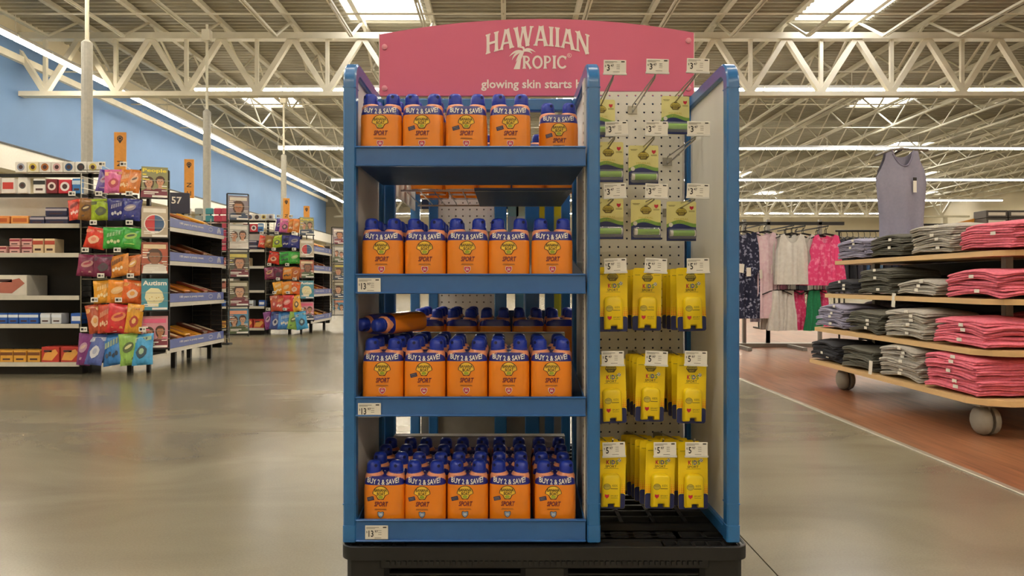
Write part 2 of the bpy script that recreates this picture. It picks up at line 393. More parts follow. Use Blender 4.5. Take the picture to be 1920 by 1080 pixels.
# ---- rack
rack = thing('display_rack', 'blue steel sunscreen display rack with pink header on black pallet', 'display rack', (0, FY, PT))
R_ = Matrix.Translation((0, -FY, -PT))
def rk(name, mb, m, parent=rack, smooth=False):
    mb.xform(R_)
    return ob(name, mb.mesh(name, m, smooth), parent)
def loop_path(y0, y1, z0, z1, rft, r, n=7):
    pts = []
    for cy, cz, rr, a in ((y1-r, z0+r, r, -PI/2), (y1-r, z1-r, r, 0), (y0+rft, z1-rft, rft, PI/2), (y0+r, z0+r, r, PI)):
        for k in range(n+1):
            t = a+PI/2*k/n; pts.append((cy+rr*math.cos(t), cz+rr*math.sin(t), math.cos(t), math.sin(t)))
    return pts
def side_frame(X, y0, y1, z1, holes=False):
    w, d, b = .016, .018, .004
    mb = MB(); pth = loop_path(y0+d, y1-d, PT+.004+d, z1-d, .045, .012)
    sec = [(-w, -d+b), (-w, d-b), (-w+b, d), (w-b, d), (w, d-b), (w, -d+b), (w-b, -d), (-w+b, -d)]
    rings = [[(X+a, cy+ny*c, cz+nz*c) for a, c in sec] for cy, cz, ny, nz in pth]
    mb.loft(rings+[rings[0]], cap=False)
    mb.cbox(X-w-.0009, X+w+.0009, y0-.0009, y0+2*d+.0009, PT+.002, PT+.05, .0035).cbox(X-w-.0009, X+w+.0009, y1-2*d-.0009, y1+.0009, PT+.002, PT+.05, .0035)
    f = rk('side_frame', mb, bluef, smooth=True)
    rk('infill_panel', MB().box(X-.004, X+.004, y0+2*d-.004, y1-2*d+.004, PT+2*d, z1-2*d+.004), mat('panel_offwhite', '#e8e5dc', .55, var=.07, scale=5, stretch=(1, 1, .3)), f)
    for z in (z1-.075, PT+.1):
        rk('joint_ring', MB().box(X-.0168, X+.0168, y0-.0006, y0+.0366, z, z+.0025), bluef, f)
    return f
for X in (LX, MX, RX): side_frame(X, FY, BY, 1.37)
def pegboard(name, x0, x1, y, z0, z1, parent, p=.0254, r=.0033, th=.004):
    nx, nz = int((x1-x0)/p), int((z1-z0)/p); mb = MB()
    for yy, flip in ((y, False), (y+th, True)):
        for i in range(nx):
            for j in range(nz):
                a, b = x0+(x1-x0)*i/nx, z0+(z1-z0)*j/nz; pw, ph = (x1-x0)/nx, (z1-z0)/nz; cx, cz = a+pw/2, b+ph/2
                v = [(a, yy, b), (a+pw, yy, b), (a+pw, yy, b+ph), (a, yy, b+ph)]
                v += [(cx+r*math.cos(-3*PI/4+k*PI/4), yy, cz+r*math.sin(-3*PI/4+k*PI/4)) for k in range(8)]
                f = []
                for q in range(4):
                    k = q*2; q2 = (q+1) % 4
                    f += [(q, 4+(k+1) % 8, 4+k), (q, q2, 4+(k+1) % 8), (q2, 4+(k+2) % 8, 4+(k+1) % 8)]
                mb.add(v, [t[::-1] for t in f] if flip else f)
    mb.box(x0, x0+.001, y, y+th, z0, z1).box(x1-.001, x1, y, y+th, z0, z1).box(x0, x1, y, y+th, z1-.001, z1).box(x0, x1, y, y+th, z0, z0+.001)
    return rk(name, mb, mat('pegboard_white', '#e8e4da', .5, var=.03), parent)
pegboard('pegboard', MX-.016+.02, RX-.03, 2.275, .2, 1.39, rack)
# perforated strip on the left face of the middle frame
ps = rk('perforated_strip', MB().box(MX-.0205, MX-.0165, FY+.04, FY+.085, PT+.05, 1.33), mat('pegboard_white'), rack)
hm = MB().lathe([(.0036, 0), (.0036, .0006)], 8).xform(Matrix.Rotation(-PI/2, 4, 'Y')).mesh('hole', ink)
for k in range(44): ob('slot_hole', hm, ps, (MX-.0206, .0525, .06+k*.0254))
# spine rails and back posts
rk('spine_rail', MB().cbox(LX+.016, MX-.016, BY-.03, BY, 1.335, 1.372, .003).cbox(MX+.016, RX-.016, BY-.012, BY, 1.36, 1.385, .003), bluef)
for X, Y, hw in ((-.366, 2.345, .017), (-.352, 2.89, .018), (-.287, 2.95, .018), (-.02, 2.95, .024), (.105, 2.93, .028), (.173, 2.93, .018), (.235, 2.9, .017)):
    rk('rear_post', MB().cbox(X-hw, X+hw, Y-.017, Y+.017, PT+.002, 1.36, .003), bluef)
navyp = mat('rear_navy_panel', '#1b2b48', .5)
rk('rear_panel', MB().box(MX+.018, RX-.018, 2.335, 2.34, .17, 1.385), navyp)  # dark sheet added behind the pegboard so its holes read as shaded
rk('rear_panel', MB().box(-.34, .255, 2.975, 2.98, PT+.03, .44), mat('rear_beige_panel', '#8f8778', .6))
rk('rear_panel', MB().box(-.1, .215, 2.36, 2.88, 1.098, 1.104), navyp)
rk('rear_panel', MB().box(-.268, -.045, 2.962, 2.966, .5, 1.16), mat('rear_beige_panel'))  # backing added behind the rear pegboard to darken its holes
rk('rear_panel', MB().box(-.34, .26, 2.99, 2.996, 1.1, 1.36), navyp)
rk('rear_panel', MB().box(-.262, .215, 2.36, 2.9, .79, .8), navyp)  # unseen deck added to shade the packs on the rear lower shelf
rk('rear_panel', MB().box(-.262, .26, 3.0, 3.006, .44, .69), navyp)  # added dark sheet that keeps the gap behind the lower packs dim
rk('rear_side_panel', MB().box(-.356, -.35, 2.37, 2.87, 1.08, 1.36), mat('panel_offwhite'))
rk('rear_side_panel', MB().box(RX-.004, RX+.004, 2.4, 2.9, .16, 1.36), mat('panel_offwhite'))
pegboard('rear_pegboard', -.268, -.045, 2.95, .5, 1.16, rack)
# shelves
SHELF = [(1.095, 1.1465), (.773, .824), (.463, .513), (.1465, .203)]
sx0, sx1 = LX+.0175, MX-.0215
stop_m = mat('backstop_white', '#dcd8cc', .5, var=.05)
for i, (zb, zt) in enumerate(SHELF):
    s = rk('shelf', MB().box(sx0, sx1, FY+.004, BY-.05, zb+.006, zb+.011), mat('shelf_deck_blue', '#274f80', .6))
    rk('front_lip', MB().cbox(sx0-.001, sx1+.001, FY+.001, FY+.006, zb+.004, zt-.003, .001).cbox(sx0-.002, sx1+.002, FY-.004, FY+.008, zt-.005, zt, .002).cbox(sx0-.002, sx1+.002, FY-.005, FY+.008, zb, zb+.005, .002), mat('shelf_blue', '#2f62a0', .33, var=.05, coat=.25), s)
    for x in (sx0, sx1-.003):
        rk('side_flange', MB().prism([(FY+.008, zb+.011), (BY-.05, zb+.011), (BY-.05, zb+.1), (BY-.1, zb+.1), (FY+.008, zt-.006)], (x, 0, 0), (0, 1, 0), (0, 0, 1), (.003, 0, 0)), bluef, s)
    if i: rk('back_stop', MB().box(sx0+.035, sx1-.02, 2.262, 2.266, zb+.011, zb+.185).box(sx0+.035, sx1-.02, 2.262, 2.3, zb+.183, zb+.186), stop_m, s)
# rear shelf of open wire, packs stand on it
for zz in (1.10, .522):
    wr = rk('rear_wire_shelf', MB().bar((-.34, 2.4, zz), (.2, 2.4, zz), .006).bar((-.34, 2.86, zz), (.2, 2.86, zz), .006), chrome)
    for k in range(12): rk('wire', MB().bar((-.33+.047*k, 2.4, zz+.004), (-.33+.047*k, 2.86, zz+.004), .003), chrome, wr)

# ---- header sign
HX0, HX1, HZ0, HY = -.398, .594, 1.392, 2.335
pinkm = mat('header_pink', '#da6688', .45, var=.03, scale=3)
arc = [(HX0+(HX1-HX0)*k/24, 1.588+.046*(1-((k-12.4)/12)**2)) for k in range(25)]
hd = rk('header_sign', MB().prism([(HX0, HZ0), (HX1, HZ0)]+arc[::-1], (0, HY, 0), (1, 0, 0), (0, 0, 1), (0, .012, 0)), [pinkm])
rk('edge_strip', MB().box(HX0-.002, HX0, HY-.001, HY+.013, HZ0, 1.589).box(HX1, HX1+.002, HY-.001, HY+.013, HZ0, 1.589), paper, hd)
for x, z in ((HX0+.016, 1.545), (HX0+.016, 1.415), (HX1-.017, 1.565), (HX1-.017, 1.415)):
    rk('rivet', MB().lathe([(.009, 0), (.009, .003), (.005, .0055)], 14).xform(Matrix.Translation((x, HY, z)) @ Matrix.Rotation(PI/2, 4, 'X')), mat('rivet_pink', '#dc8f9c', .35), hd, True)
# lettering with flared serifs
def stroke(p, q, w):
    (x0, y0), (x1, y1) = p, q; d = math.hypot(x1-x0, y1-y0); nx, ny = -(y1-y0)/d*w/2, (x1-x0)/d*w/2
    out = []; n = 6
    for k in range(n+1):
        t = k/n; g = 1+.35*abs(2*t-1)**4; out.append((x0+(x1-x0)*t+nx*g, y0+(y1-y0)*t+ny*g))
    for k in range(n, -1, -1):
        t = k/n; g = 1+.35*abs(2*t-1)**4; out.append((x0+(x1-x0)*t-nx*g, y0+(y1-y0)*t-ny*g))
    return out
def serif(x, y, w=.3): return [(x-w/2, y-.035), (x+w/2, y-.035), (x+w/2, y+.035), (x-w/2, y+.035)]
def ringpts(cx, cy, rx, ry, w, a0, a1, n=16):
    return [[(cx+(rx+s*w/2)*math.cos(a), cy+(ry+s*w/2)*math.sin(a)) for a, s in ((a0+(a1-a0)*k/n, 1), (a0+(a1-a0)*(k+1)/n, 1), (a0+(a1-a0)*(k+1)/n, -1), (a0+(a1-a0)*k/n, -1))] for k in range(n)]
LET = {
 'H': (.86, [stroke((.17, 0), (.17, 1), .19), stroke((.69, 0), (.69, 1), .19), stroke((.17, .5), (.69, .5), .12), serif(.17, .035), serif(.17, .965), serif(.69, .035), serif(.69, .965)]),
 'A': (.92, [stroke((.14, 0), (.42, 1), .14), stroke((.78, 0), (.5, 1), .2), stroke((.25, .3), (.68, .3), .1), serif(.13, .035, .26), serif(.79, .035, .3)]),
 'W': (1.22, [stroke((.12, 1), (.36, 0), .2), stroke((.36, 0), (.58, 1), .12), stroke((.62, 1), (.86, 0), .2), stroke((.86, 0), (1.1, 1), .12), serif(.11, .965, .28), serif(.6, .965, .28), serif(1.11, .965, .24)]),
 'I': (.38, [stroke((.19, 0), (.19, 1), .19), serif(.19, .035), serif(.19, .965)]),
 'N': (.92, [stroke((.16, 0), (.16, 1), .13), stroke((.16, 1), (.76, 0), .2), stroke((.76, 0), (.76, 1), .13), serif(.15, .035, .27), serif(.12, .965, .24), serif(.76, .965, .27)]),
 'R': (.74, [stroke((.16, 0), (.16, 1), .18), stroke((.36, .48), (.66, 0), .17), serif(.16, .035, .28)]+ringpts(.28, .72, .24, .21, .13, -PI/2, PI/2)+[stroke((.14, .93), (.3, .93), .12), stroke((.14, .51), (.3, .51), .12)]),
 'P': (.66, [stroke((.16, 0), (.16, 1), .18), serif(.16, .035, .28)]+ringpts(.28, .7, .25, .23, .13, -PI/2, PI/2)+[stroke((.14, .93), (.3, .93), .12), stroke((.14, .47), (.3, .47), .12)]),
 'O': (.86, ringpts(.43, .5, .32, .43, .16, 0, 2*PI, 28)),
 'C': (.74, ringpts(.43, .5, .33, .43, .16, .7, 2*PI-.7, 22)+[stroke((.66, .7), (.7, .95), .08)]),
}
letm = mat('header_letters', '#fbeee6', .5, var=.02)
def word(mb, s, x0, x1, zfun, h):
    tot = sum(LET[c][0] for c in s); k = (x1-x0)/tot; x = x0
    for c in s:
        wd, polys = LET[c]
        for p in polys:
            q = [(x+a*k, zfun(x+a*k)+b*h) for a, b in p]
            if sum(q[i][0]*q[(i+1) % len(q)][1]-q[(i+1) % len(q)][0]*q[i][1] for i in range(len(q))) < 0: q = q[::-1]
            mb.poly(q, (0, HY-.0010-.00004*(len(mb.f) % 40), 0))
        x += wd*k
hx = lambda px: (px-VX)*HY/F
hz = lambda py: H+(VY-py)*HY/F
mb = MB(); word(mb, 'HAWAIIAN', hx(910), hx(1106), lambda x: hz(86)-1.05*(x-hx(1007))**2, .062)
rk('brand_lettering', mb, letm, hd)
mb = MB(); word(mb, 'ROPIC', hx(979), hx(1062), lambda x: hz(129), .041)
# palm standing in for the T
trunk = [(hx(963)+.0, hz(130)), (hx(975), hz(130)), (hx(977), hz(112)), (hx(983), hz(97)), (hx(979), hz(95)), (hx(971), hz(110))]
mb.poly(trunk, (0, HY-.0012, 0))
fo = 0
for ax, ay, bx, by, cx2, cy2 in ((981, 97, 968, 92, 955, 106), (981, 97, 966, 97, 960, 113), (981, 97, 975, 100, 967, 116), (981, 96, 990, 88, 1004, 98), (981, 96, 985, 86, 972, 90), (981, 97, 990, 92, 998, 101)):
    n = 8; q_ = []
    for k in range(n+1):
        t = k/n; x = (1-t)**2*ax+2*t*(1-t)*bx+t*t*cx2; y_ = (1-t)**2*ay+2*t*(1-t)*by+t*t*cy2
        tx, ty = 2*(1-t)*(bx-ax)+2*t*(cx2-bx), 2*(1-t)*(by-ay)+2*t*(cy2-by); l_ = math.hypot(tx, ty) or 1
        wdt = 2.1*math.sin(PI*min(.97, t*.85+.12)); q_.append((x, y_, -ty/l_*wdt, tx/l_*wdt))
    fo += .00005
    for (x, y_, u, v), (x2, y2, u2, v2) in zip(q_, q_[1:]):
        mb.poly([(hx(x+u), hz(y_+v)), (hx(x2+u2), hz(y2+v2)), (hx(x2-u2), hz(y2-v2)), (hx(x-u), hz(y_-v))], (0, HY-.0013-fo, 0))
mb.text('R', .007, (hx(1067.5), HY-.0012, hz(104)))
for p in ringpts(hx(1067.5), hz(104), .0062, .0062, .0012, 0, 2*PI, 16): mb.poly(p, (0, HY-.0012, 0))
rk('brand_lettering', mb, letm, hd)
mb = MB(); mb.text('glowing skin starts here', .036, ((hx(902)+hx(1121))/2, HY-.0012, hz(160)), width=hx(1121)-hx(902), bold=.022)
rk('slogan_lettering', mb, letm, hd)

# ---- sunscreen twin packs
PA, PB_, PN = .0533, .0285, 3.2
LV = [(0, .955), (.004, .985), (.012, 1), (.115, 1), (.124, .985), (.1275, .972)]
BV = [(.1255, .982), (.131, .965), (.138, .93), (.1475, .85)]
def pscale(z):
    L = LV[:-1]+BV[1:]
    for (a, p), (b, q) in zip(L, L[1:]):
        if a <= z <= b: return p+(q-p)*(z-a)/(b-a)
    return L[-1][1]
def fy(x, z):
    s = pscale(z); t = min(.995, abs(x)/(PA*s))
    return -PB_*(.5+.5*s)*(1-t**PN)**(1/PN)
def sring(z, s, n=40):
    out = []
    for k in range(n):
        a = 2*PI*k/n; c, d = math.cos(a), math.sin(a)
        out.append((PA*s*math.copysign(abs(c)**(2/PN), c), PB_*(.5+.5*s)*math.copysign(abs(d)**(2/PN), d), z))
    return out
film = mat('orange_film', '#f08a1a', .24, var=.03, coat=.6)
bandm = mat('navy_film', '#1c2486', .28, var=.03, coat=.3)
capm = mat('blue_cap', '#2138a6', .3, var=.05)
peach = mat('can_shoulder', '#e89a72', .3, var=.05)
maroon = mat('maroon_ink', '#6d1224', .5); yel = mat('logo_yellow', '#f2c63c', .5); olive = mat('logo_green', '#9aa52c', .5); badge2 = mat('badge_grey', '#8fa2bb', .5)
WRAP = MB().loft([sring(z, s) for z, s in LV]).mesh('wrap', film, True)
BAND = MB().loft([sring(z, s*1.004) for z, s in BV]).mesh('band', bandm, True)
CAN = MB().lathe([(.025, .12), (.0245, .146), (.021, .152), (.0165, .1555), (.0165, .158)], 18).mesh('can', peach, True)
CAP = MB().lathe([(.0188, .151), (.0192, .155), (.0192, .1585), (.018, .1592), (.0181, .169), (.0168, .177), (.0125, .182), (.005, .1835)], 18)
CAP.lathe([(.0042, .0), (.0042, .0015)], 10, mi=1)
n0 = 18*8
for i in range(n0, len(CAP.v)):          # nozzle eye on the cap front
    x, y, z = CAP.v[i]; CAP.v[i] = (x, -.0168-z, .1725+y)
CAP = CAP.mesh('cap', [capm, mat('nozzle_dark', '#101650', .5)], True)
def wrapflat(mb, n0, z0=0):
    for i in range(n0, len(mb.v)):
        x, y, z = mb.v[i]; mb.v[i] = (x, fy(x, z)-.0008+y, z)
def label_mesh(badge, banner, dx=0):
    mb = MB()
    def dome(w, h, b, c, z, off, mi):
        pts = [(dx-b, z-c*.3)]+[(dx-w, z), ]+[(dx+w*math.cos(PI-k*PI/12), z+h*math.sin(PI-k*PI/12)) for k in range(1, 12)]+[(dx+w, z), (dx+b, z-c*.3), (dx+b*.6, z-c), (dx-b*.6, z-c)]
        pts = [pts[-1], pts[-2], pts[-3]]+[(dx+w, z)]+[(dx+w*math.cos(k*PI/12), z+h*math.sin(k*PI/12)) for k in range(1, 12)]+[(dx-w, z), (dx-b, z-c*.3)]
        mb.poly(pts, (0, off, 0), mi=mi)
    dome(.0213, .0205, .0125, .0145, .1035, 0, 0)              # dark outline
    dome(.0195, .0185, .011, .0125, .1038, -.0003, 1)
    mb.poly([(dx+.0085*math.cos(k*PI/6), .0965+.0062*math.sin(k*PI/6)) for k in range(12)], (0, -.0005, 0), mi=1)
    mb.poly([(dx+.0065*math.cos(k*PI/6), .0955+.004*math.sin(k*PI/6)) for k in range(12)], (0, -.0006, 0), mi=2)
    mb.text('BANANA', .0078, (dx, -.0007, .1128), bold=.02, width=.032); mb.text('BOAT', .0082, (dx+.001, -.0007, .1036), bold=.02, width=.021)
    mb.text('SPORT', .0128, (dx+.0015, 0, .0775), bold=.03, shear=.25, mi=3, width=.036)
    for z, w_ in ((.0645, .0145), (.0625, .016)): mb.rect(dx-w_, dx+w_, z, z+.0007, 0, 0)
    sh = [(-.0075, .006), (-.004, .007), (0, .0055), (.004, .007), (.0075, .006), (.0075, -.001), (.004, -.006), (0, -.0085), (-.004, -.006), (-.0075, -.001)]
    mb.poly([(dx+a*1.12, .051+b*1.12) for a, b in sh][::-1], (0, 0, 0), mi=6 if badge == '50' else 0)
    mb.poly([(dx+a*.95, .051+b*.95) for a, b in sh][::-1], (0, -.0003, 0), mi=4 if badge == '50' else 5)
    mb.text(badge, .0062, (dx, -.0005, .0508), bold=.03, mi=6)
    mb.text('PROTECTS', .0062, (dx, 0, .035), mi=3, width=.0285)
    mb.rect(dx-.016, dx+.016, .0265, .0285, 0, 0)
    if banner:
        U = Vector((.966, 0, .26)); V = Vector((-.26, 0, .966))
        mb.poly([(-.009, -.005), (.009, -.005), (.009, .005), (-.009, .005)], (dx-.0265, -.0002, .0905), U, V, 7)
        for zz in (-.002, .0018): mb.poly([(-.007, zz-.0006), (.007, zz-.0006), (.007, zz+.0006), (-.007, zz+.0006)], (dx-.0265, -.0004, .0905), U, V, 8)
    wrapflat(mb, 0)
    return mb.mesh('label_print', [ink, yel, olive, maroon, red, badge2, paper, mat('banner_navy', '#2a2450', .5), greyink])
LBL = {(b, bn): label_mesh(b, bn, dx) for b, bn, dx in (('50', 0, 0), ('50', 1, 0), ('30', 1, -.006))}
BT = MB().text('BUY 2 & SAVE!', .0135, (-.001, 0, .1365), width=.082, bold=.02, warp=lambda a, b: (a, b+3.2*a*a-.003))
wrapflat(BT, 0); BT = BT.mesh('band_text', mat('band_white', '#f2efe6', .4))
ESW = MB().loft([sring(z, s*1.003) for z, s in ((.126, .985), (.1262, .985))]).mesh('x', film)
def pack(loc, rot, label, var=('50', 0), group='sunscreen twin packs', full=True):
    t = thing('sunscreen_twin_pack', label, 'sunscreen pack', loc, rot, group)
    wr = ob('shrink_wrap', WRAP, t)
    b = ob('band', BAND, t)
    if full: ob('band_text', BT, b); ob('label_print', LBL[var], wr)
    for s in (-1, 1):
        ob('can_shoulder', CAN, t, (s*.0268, 0, 0)); ob('cap', CAP, t, (s*.0292, 0, 0), (0, 0, random.uniform(-.9, .9)))
    return t
SN = ['top shelf', 'second shelf', 'third shelf', 'bottom shelf']
CX = [[714, 793, 874, 957, 1048], [716, 796.5, 876, 955, 1036], [717, 796, 876, 955, 1034], [720, 797.5, 876.5, 956, 1041]]
NR = [[2, 2, 2, 3, 1], [3, 3, 2, 1, 1], [4, 4, 3, 3, 3], [4, 4, 4, 4, 4]]
pitch = [.08, .085, .088, .094]
for si, (zb, zt) in enumerate(SHELF):
    y0 = FY+.0475
    for ci in range(5):
        yf = y0+(.1 if (si, ci) == (0, 4) else .006*random.random())
        X = (CX[si][ci]-VX)*(yf-.02)/F
        for r in range(NR[si][ci]):
            v = ('30', 1) if si == 3 else (('50', 1) if (si, ci) in ((0, 1), (0, 2), (0, 3), (0, 4), (2, 1)) else ('50', 0))
            where = 'front row' if r == 0 else '%s row back' % ORD[r]
            lab = 'orange sunscreen twin pack with blue caps, %s from left, %s, %s' % (ORD[ci], where, SN[si])
            pack((X+random.uniform(-.001, .001), yf+r*pitch[si], zb+.0115), (0, 0, random.uniform(-.04, .04)), lab, v)
pack((-.262, 2.1, .694), (PI/2+.03, 0, -.62), 'fallen orange sunscreen twin pack lying across the third shelf packs, caps forward', ('50', 0), None)
for k in range(5):
    for r in range(2 + (k < 2)):
        pack((-.26+k*.112, 2.45+r*.13, 1.109), (0, 0, PI), 'orange sunscreen twin pack on rear top shelf, %s from left, %s row' % (ORD[k], ORD[r]), group='packs on the rear shelves', full=False)
        pack((-.26+k*.112, 2.5+r*.12, .531), (0, 0, PI), 'orange sunscreen twin pack on rear lower shelf, %s from left, %s row' % (ORD[k], ORD[r]), group='packs on the rear shelves', full=False)

# ---- price tags
def tag_mesh(main, sup):
    mb = MB().cbox(-.029, .029, 0, .0015, -.0175, .0175, .0005)
    y = -.0006
    mb.rect(-.026, .006, .012, .0135, y, 2).rect(-.026, -.004, .0092, .0104, y, 2).rect(.016, .025, .0115, .0145, y, 1)
    x = -.0255
    mb.text('$', .006, (x+.001, y, .001), mi=1)
    mb.text(main, .0165, (x+.0085+(.003 if len(main) > 1 else 0), y, -.003), mi=1, bold=.02, width=.0075 if len(main) == 1 else .0125)
    mb.text(sup, .0062, (x+.0185+(.0065 if len(main) > 1 else 0), y, .0025), mi=1, bold=.02)
    for k in range(3): mb.rect(.004, .0125, .004-.005*k, .0052-.005*k, y, 2)
    mb.rect(-.005, .012, -.0145, -.0132, y, 2)
    return mb.mesh('price_tag', [paper, ink, greyink])
TAG = {k: tag_mesh(*k) for k in (('3', '47'), ('5', '97'), ('13', '97'))}
HOLD = MB().cbox(-.0305, .0305, -.0012, .0028, -.0215, -.0165, .0006).mesh('tag_holder', mat('clear_holder', '#d9d8d2', .2))
for i, (px, py) in enumerate(((692, 534.5), (692.5, 769), (706, 998.5))):
    p = P(px, py, FY-.004)
    tag(ob('price_tag', TAG[('13', '97')], None, (p.x, FY-.0032, p.z), (0, 0, 0)), 'white price tag stuck to the left end of the %s lip' % SN[i+1], 'price tag', 'shelf price tags')

# ---- peg hooks
ROWY = [123, 240, 357, 497, 671, 842]; TPX = [(1153, 1233, 1309), (1156, 1231, 1310), (1153, 1231, 1309), (1154, 1230, 1309), (1149, 1231, 1305), (1151, 1247, 1306)]
COLX = [.2815, .39, .497]; RN = ['top', 'second', 'third', 'fourth', 'fifth', 'bottom']; CN = ['left', 'middle', 'right']
HK = []
for r in range(6):
    for c in range(3):
        bx = COLX[c]+(.0 if r < 5 else (-.01, -.012, -.03)[c]); by = 2.274
        tp = P(TPX[r][c], ROWY[r]+(0 if r else (2, 0, -1)[c]), 1.905)
        sl = [.036, .034, .03, .028, .034, .05][r]; lf = .02 if r == 5 else 0
        base = Vector((bx, by, tp.z-sl))
        t = thing('peg_hook', 'wire peg hook with white price tag, %s row, %s column of the pegboard' % (RN[r], CN[c]), 'peg hook', base, group='peg hooks on the white pegboard')
        d = tp-base
        ob('hook_wire', MB().tube([(0, 0, .012), (0, -.008, 0), (d.x*.9, d.y*.9, d.z*.72-.012+lf), (d.x*.98, d.y*.96, d.z*.8+.012+lf)], .0022, 8).mesh('w', chrome, True), t)
        ob('scan_wire', MB().tube([(0, 0, .014), (0, -.008, .022), (d.x, d.y+.003, d.z-.016+lf)], .0018, 8).mesh('w', chrome, True), t)
        ob('hook_plate', MB().box(-.014, .014, -.003, 0, -.004, .02).mesh('w', chrome), t)
        g = ob('price_tag', TAG[('3', '47') if r < 3 else ('5', '97')], t, d, (-.05, random.uniform(-.05, .05), 0)); ob('tag_holder', HOLD, g)
        HK.append((r, c, base, d))
def hook_at(r, c, f): b, d = [(q[2], q[3]) for q in HK if q[:2] == (r, c)][0]; return b+Vector((d.x*f, d.y*f, d.z*.72*f-.012*f+(.02*f if r == 5 else 0)))

# lip balm cards
paleY = mat('card_pale_yellow', '#e4dc92', .4, var=.06); navy = mat('card_navy', '#1f2a66', .4); lime = mat('balm_lime', '#86b83a', .25); greenp = mat('card_green', '#7ba348', .4)
def rr2(x0, x1, z0, z1, r, n=4):
    pts = []
    for cx, cz, a in ((x1-r, z0+r, -PI/2), (x1-r, z1-r, 0), (x0+r, z1-r, PI/2), (x0+r, z0+r, PI)):
        for k in range(n+1): pts.append((cx+r*math.cos(a+PI/2*k/n), cz+r*math.sin(a+PI/2*k/n)))
    return pts
def balm_card():
    mb = MB().prism(rr2(-.042, .042, -.106, .006, .005), (0, 0, 0), (1, 0, 0), (0, 0, 1), (0, .0008, 0))
    wave = [(-.042+.084*k/12, -.068+.007*math.sin(k/12*PI*1.6-.4)+.006*(k/12)) for k in range(13)]
    mb.poly([(-.0418, -.1055), (.0418, -.1055)]+[(x*.995, z+.012) for x, z in wave[::-1]], (0, -.0003, 0), mi=2)
    mb.poly([(-.0418, -.1055), (.0418, -.1055)]+[(x*.995, z+.002) for x, z in wave[::-1]], (0, -.0005, 0), mi=1)
    mb.poly([(.016*math.cos(k*PI/10), -.025+.013*math.sin(k*PI/10)) for k in range(11)]+[(-.008, -.034), (.008, -.034)], (0, -.0004, 0), mi=3)
    mb.poly([(.0145*math.cos(k*PI/10), -.0245+.0115*math.sin(k*PI/10)) for k in range(11)], (0, -.0006, 0), mi=4)
    mb.text('BANANA', .0055, (0, -.0008, -.021), mi=3, width=.022, bold=.02); mb.text('BOAT', .005, (0, -.0008, -.029), mi=4, width=.014, bold=.02)
    mb.text('MINERAL', .005, (0, -.0004, -.044), mi=4, width=.04); mb.text('LIP BALM', .004, (0, -.0004, -.0515), mi=4, width=.028)
    sh = [(-.0055, .005), (0, .0035), (.0055, .005), (.0055, -.001), (0, -.0065), (-.0055, -.001)]
    mb.poly([(a+.029, b-.012) for a, b in sh][::-1], (0, -.0004, 0), mi=5)
    for z in (-.021, -.0235): mb.rect(.021, .038, z, z+.0009, -.0004, 3)
    mb.rect(-.037, -.017, -.0055, -.0044, -.0004, 3); mb.rect(-.035, -.02, -.008, -.007, -.0004, 3)
    mb.poly([(-.03+.006*math.cos(k*PI/6), -.06+.006*math.sin(k*PI/6)) for k in range(12)], (0, -.0007, 0), mi=6)
    mb.poly([(-.004*math.sqrt(2)*math.cos(k*PI/3), -.0125+.002*math.sin(k*PI/3)) for k in range(6)], (0, -.0009, 0), mi=3)
    return mb.mesh('card', [paleY, navy, greenp, mat('card_brown', '#6a5a24', .5), mat('card_gold', '#c9b648', .5), red, paper])
BCARD = balm_card()
BTUBE = MB().tube([(-.026, -.0085, -.084), (.034, -.0085, -.084)], .0082, 14).mesh('balm_tube', lime, True)
BEND = MB().tube([(-.034, -.0085, -.084), (-.0262, -.0085, -.084)], .0084, 14).tube([(.0342, -.0085, -.084), (.037, -.0085, -.084)], .0084, 14).mesh('balm_cap', paper, True)
clearm = bpy.data.materials.new('clear_blister'); clearm.use_nodes = True
_b = clearm.node_tree.nodes['Principled BSDF']; _b.inputs['Roughness'].default_value = .08; _b.inputs['Alpha'].default_value = .16; _b.inputs['Base Color'].default_value = (.9, .95, 1, 1)
BBL = MB().cbox(-.038, .04, -.019, -.0006, -.1, -.072, .004).mesh('blister', clearm)
for r, c, f, yaw in ((0, 2, .3, .1), (0, 0, .25, .1), (1, 0, .62, .05), (1, 1, .5, .0), (2, 0, .66, .04), (2, 1, .6, .05), (2, 2, .5, .02)):
    p = hook_at(r, c, f)
    t = thing('lip_balm_card', 'pale yellow lip balm card hanging on the %s row, %s column hook' % (RN[r], CN[c]), 'lip balm', p+Vector((0, 0, .011)), (.0, 0, yaw), 'lip balm cards')
    ob('card', BCARD, t); tb = ob('balm_tube', BTUBE, t); ob('balm_cap', BEND, tb); ob('blister', BBL, t)

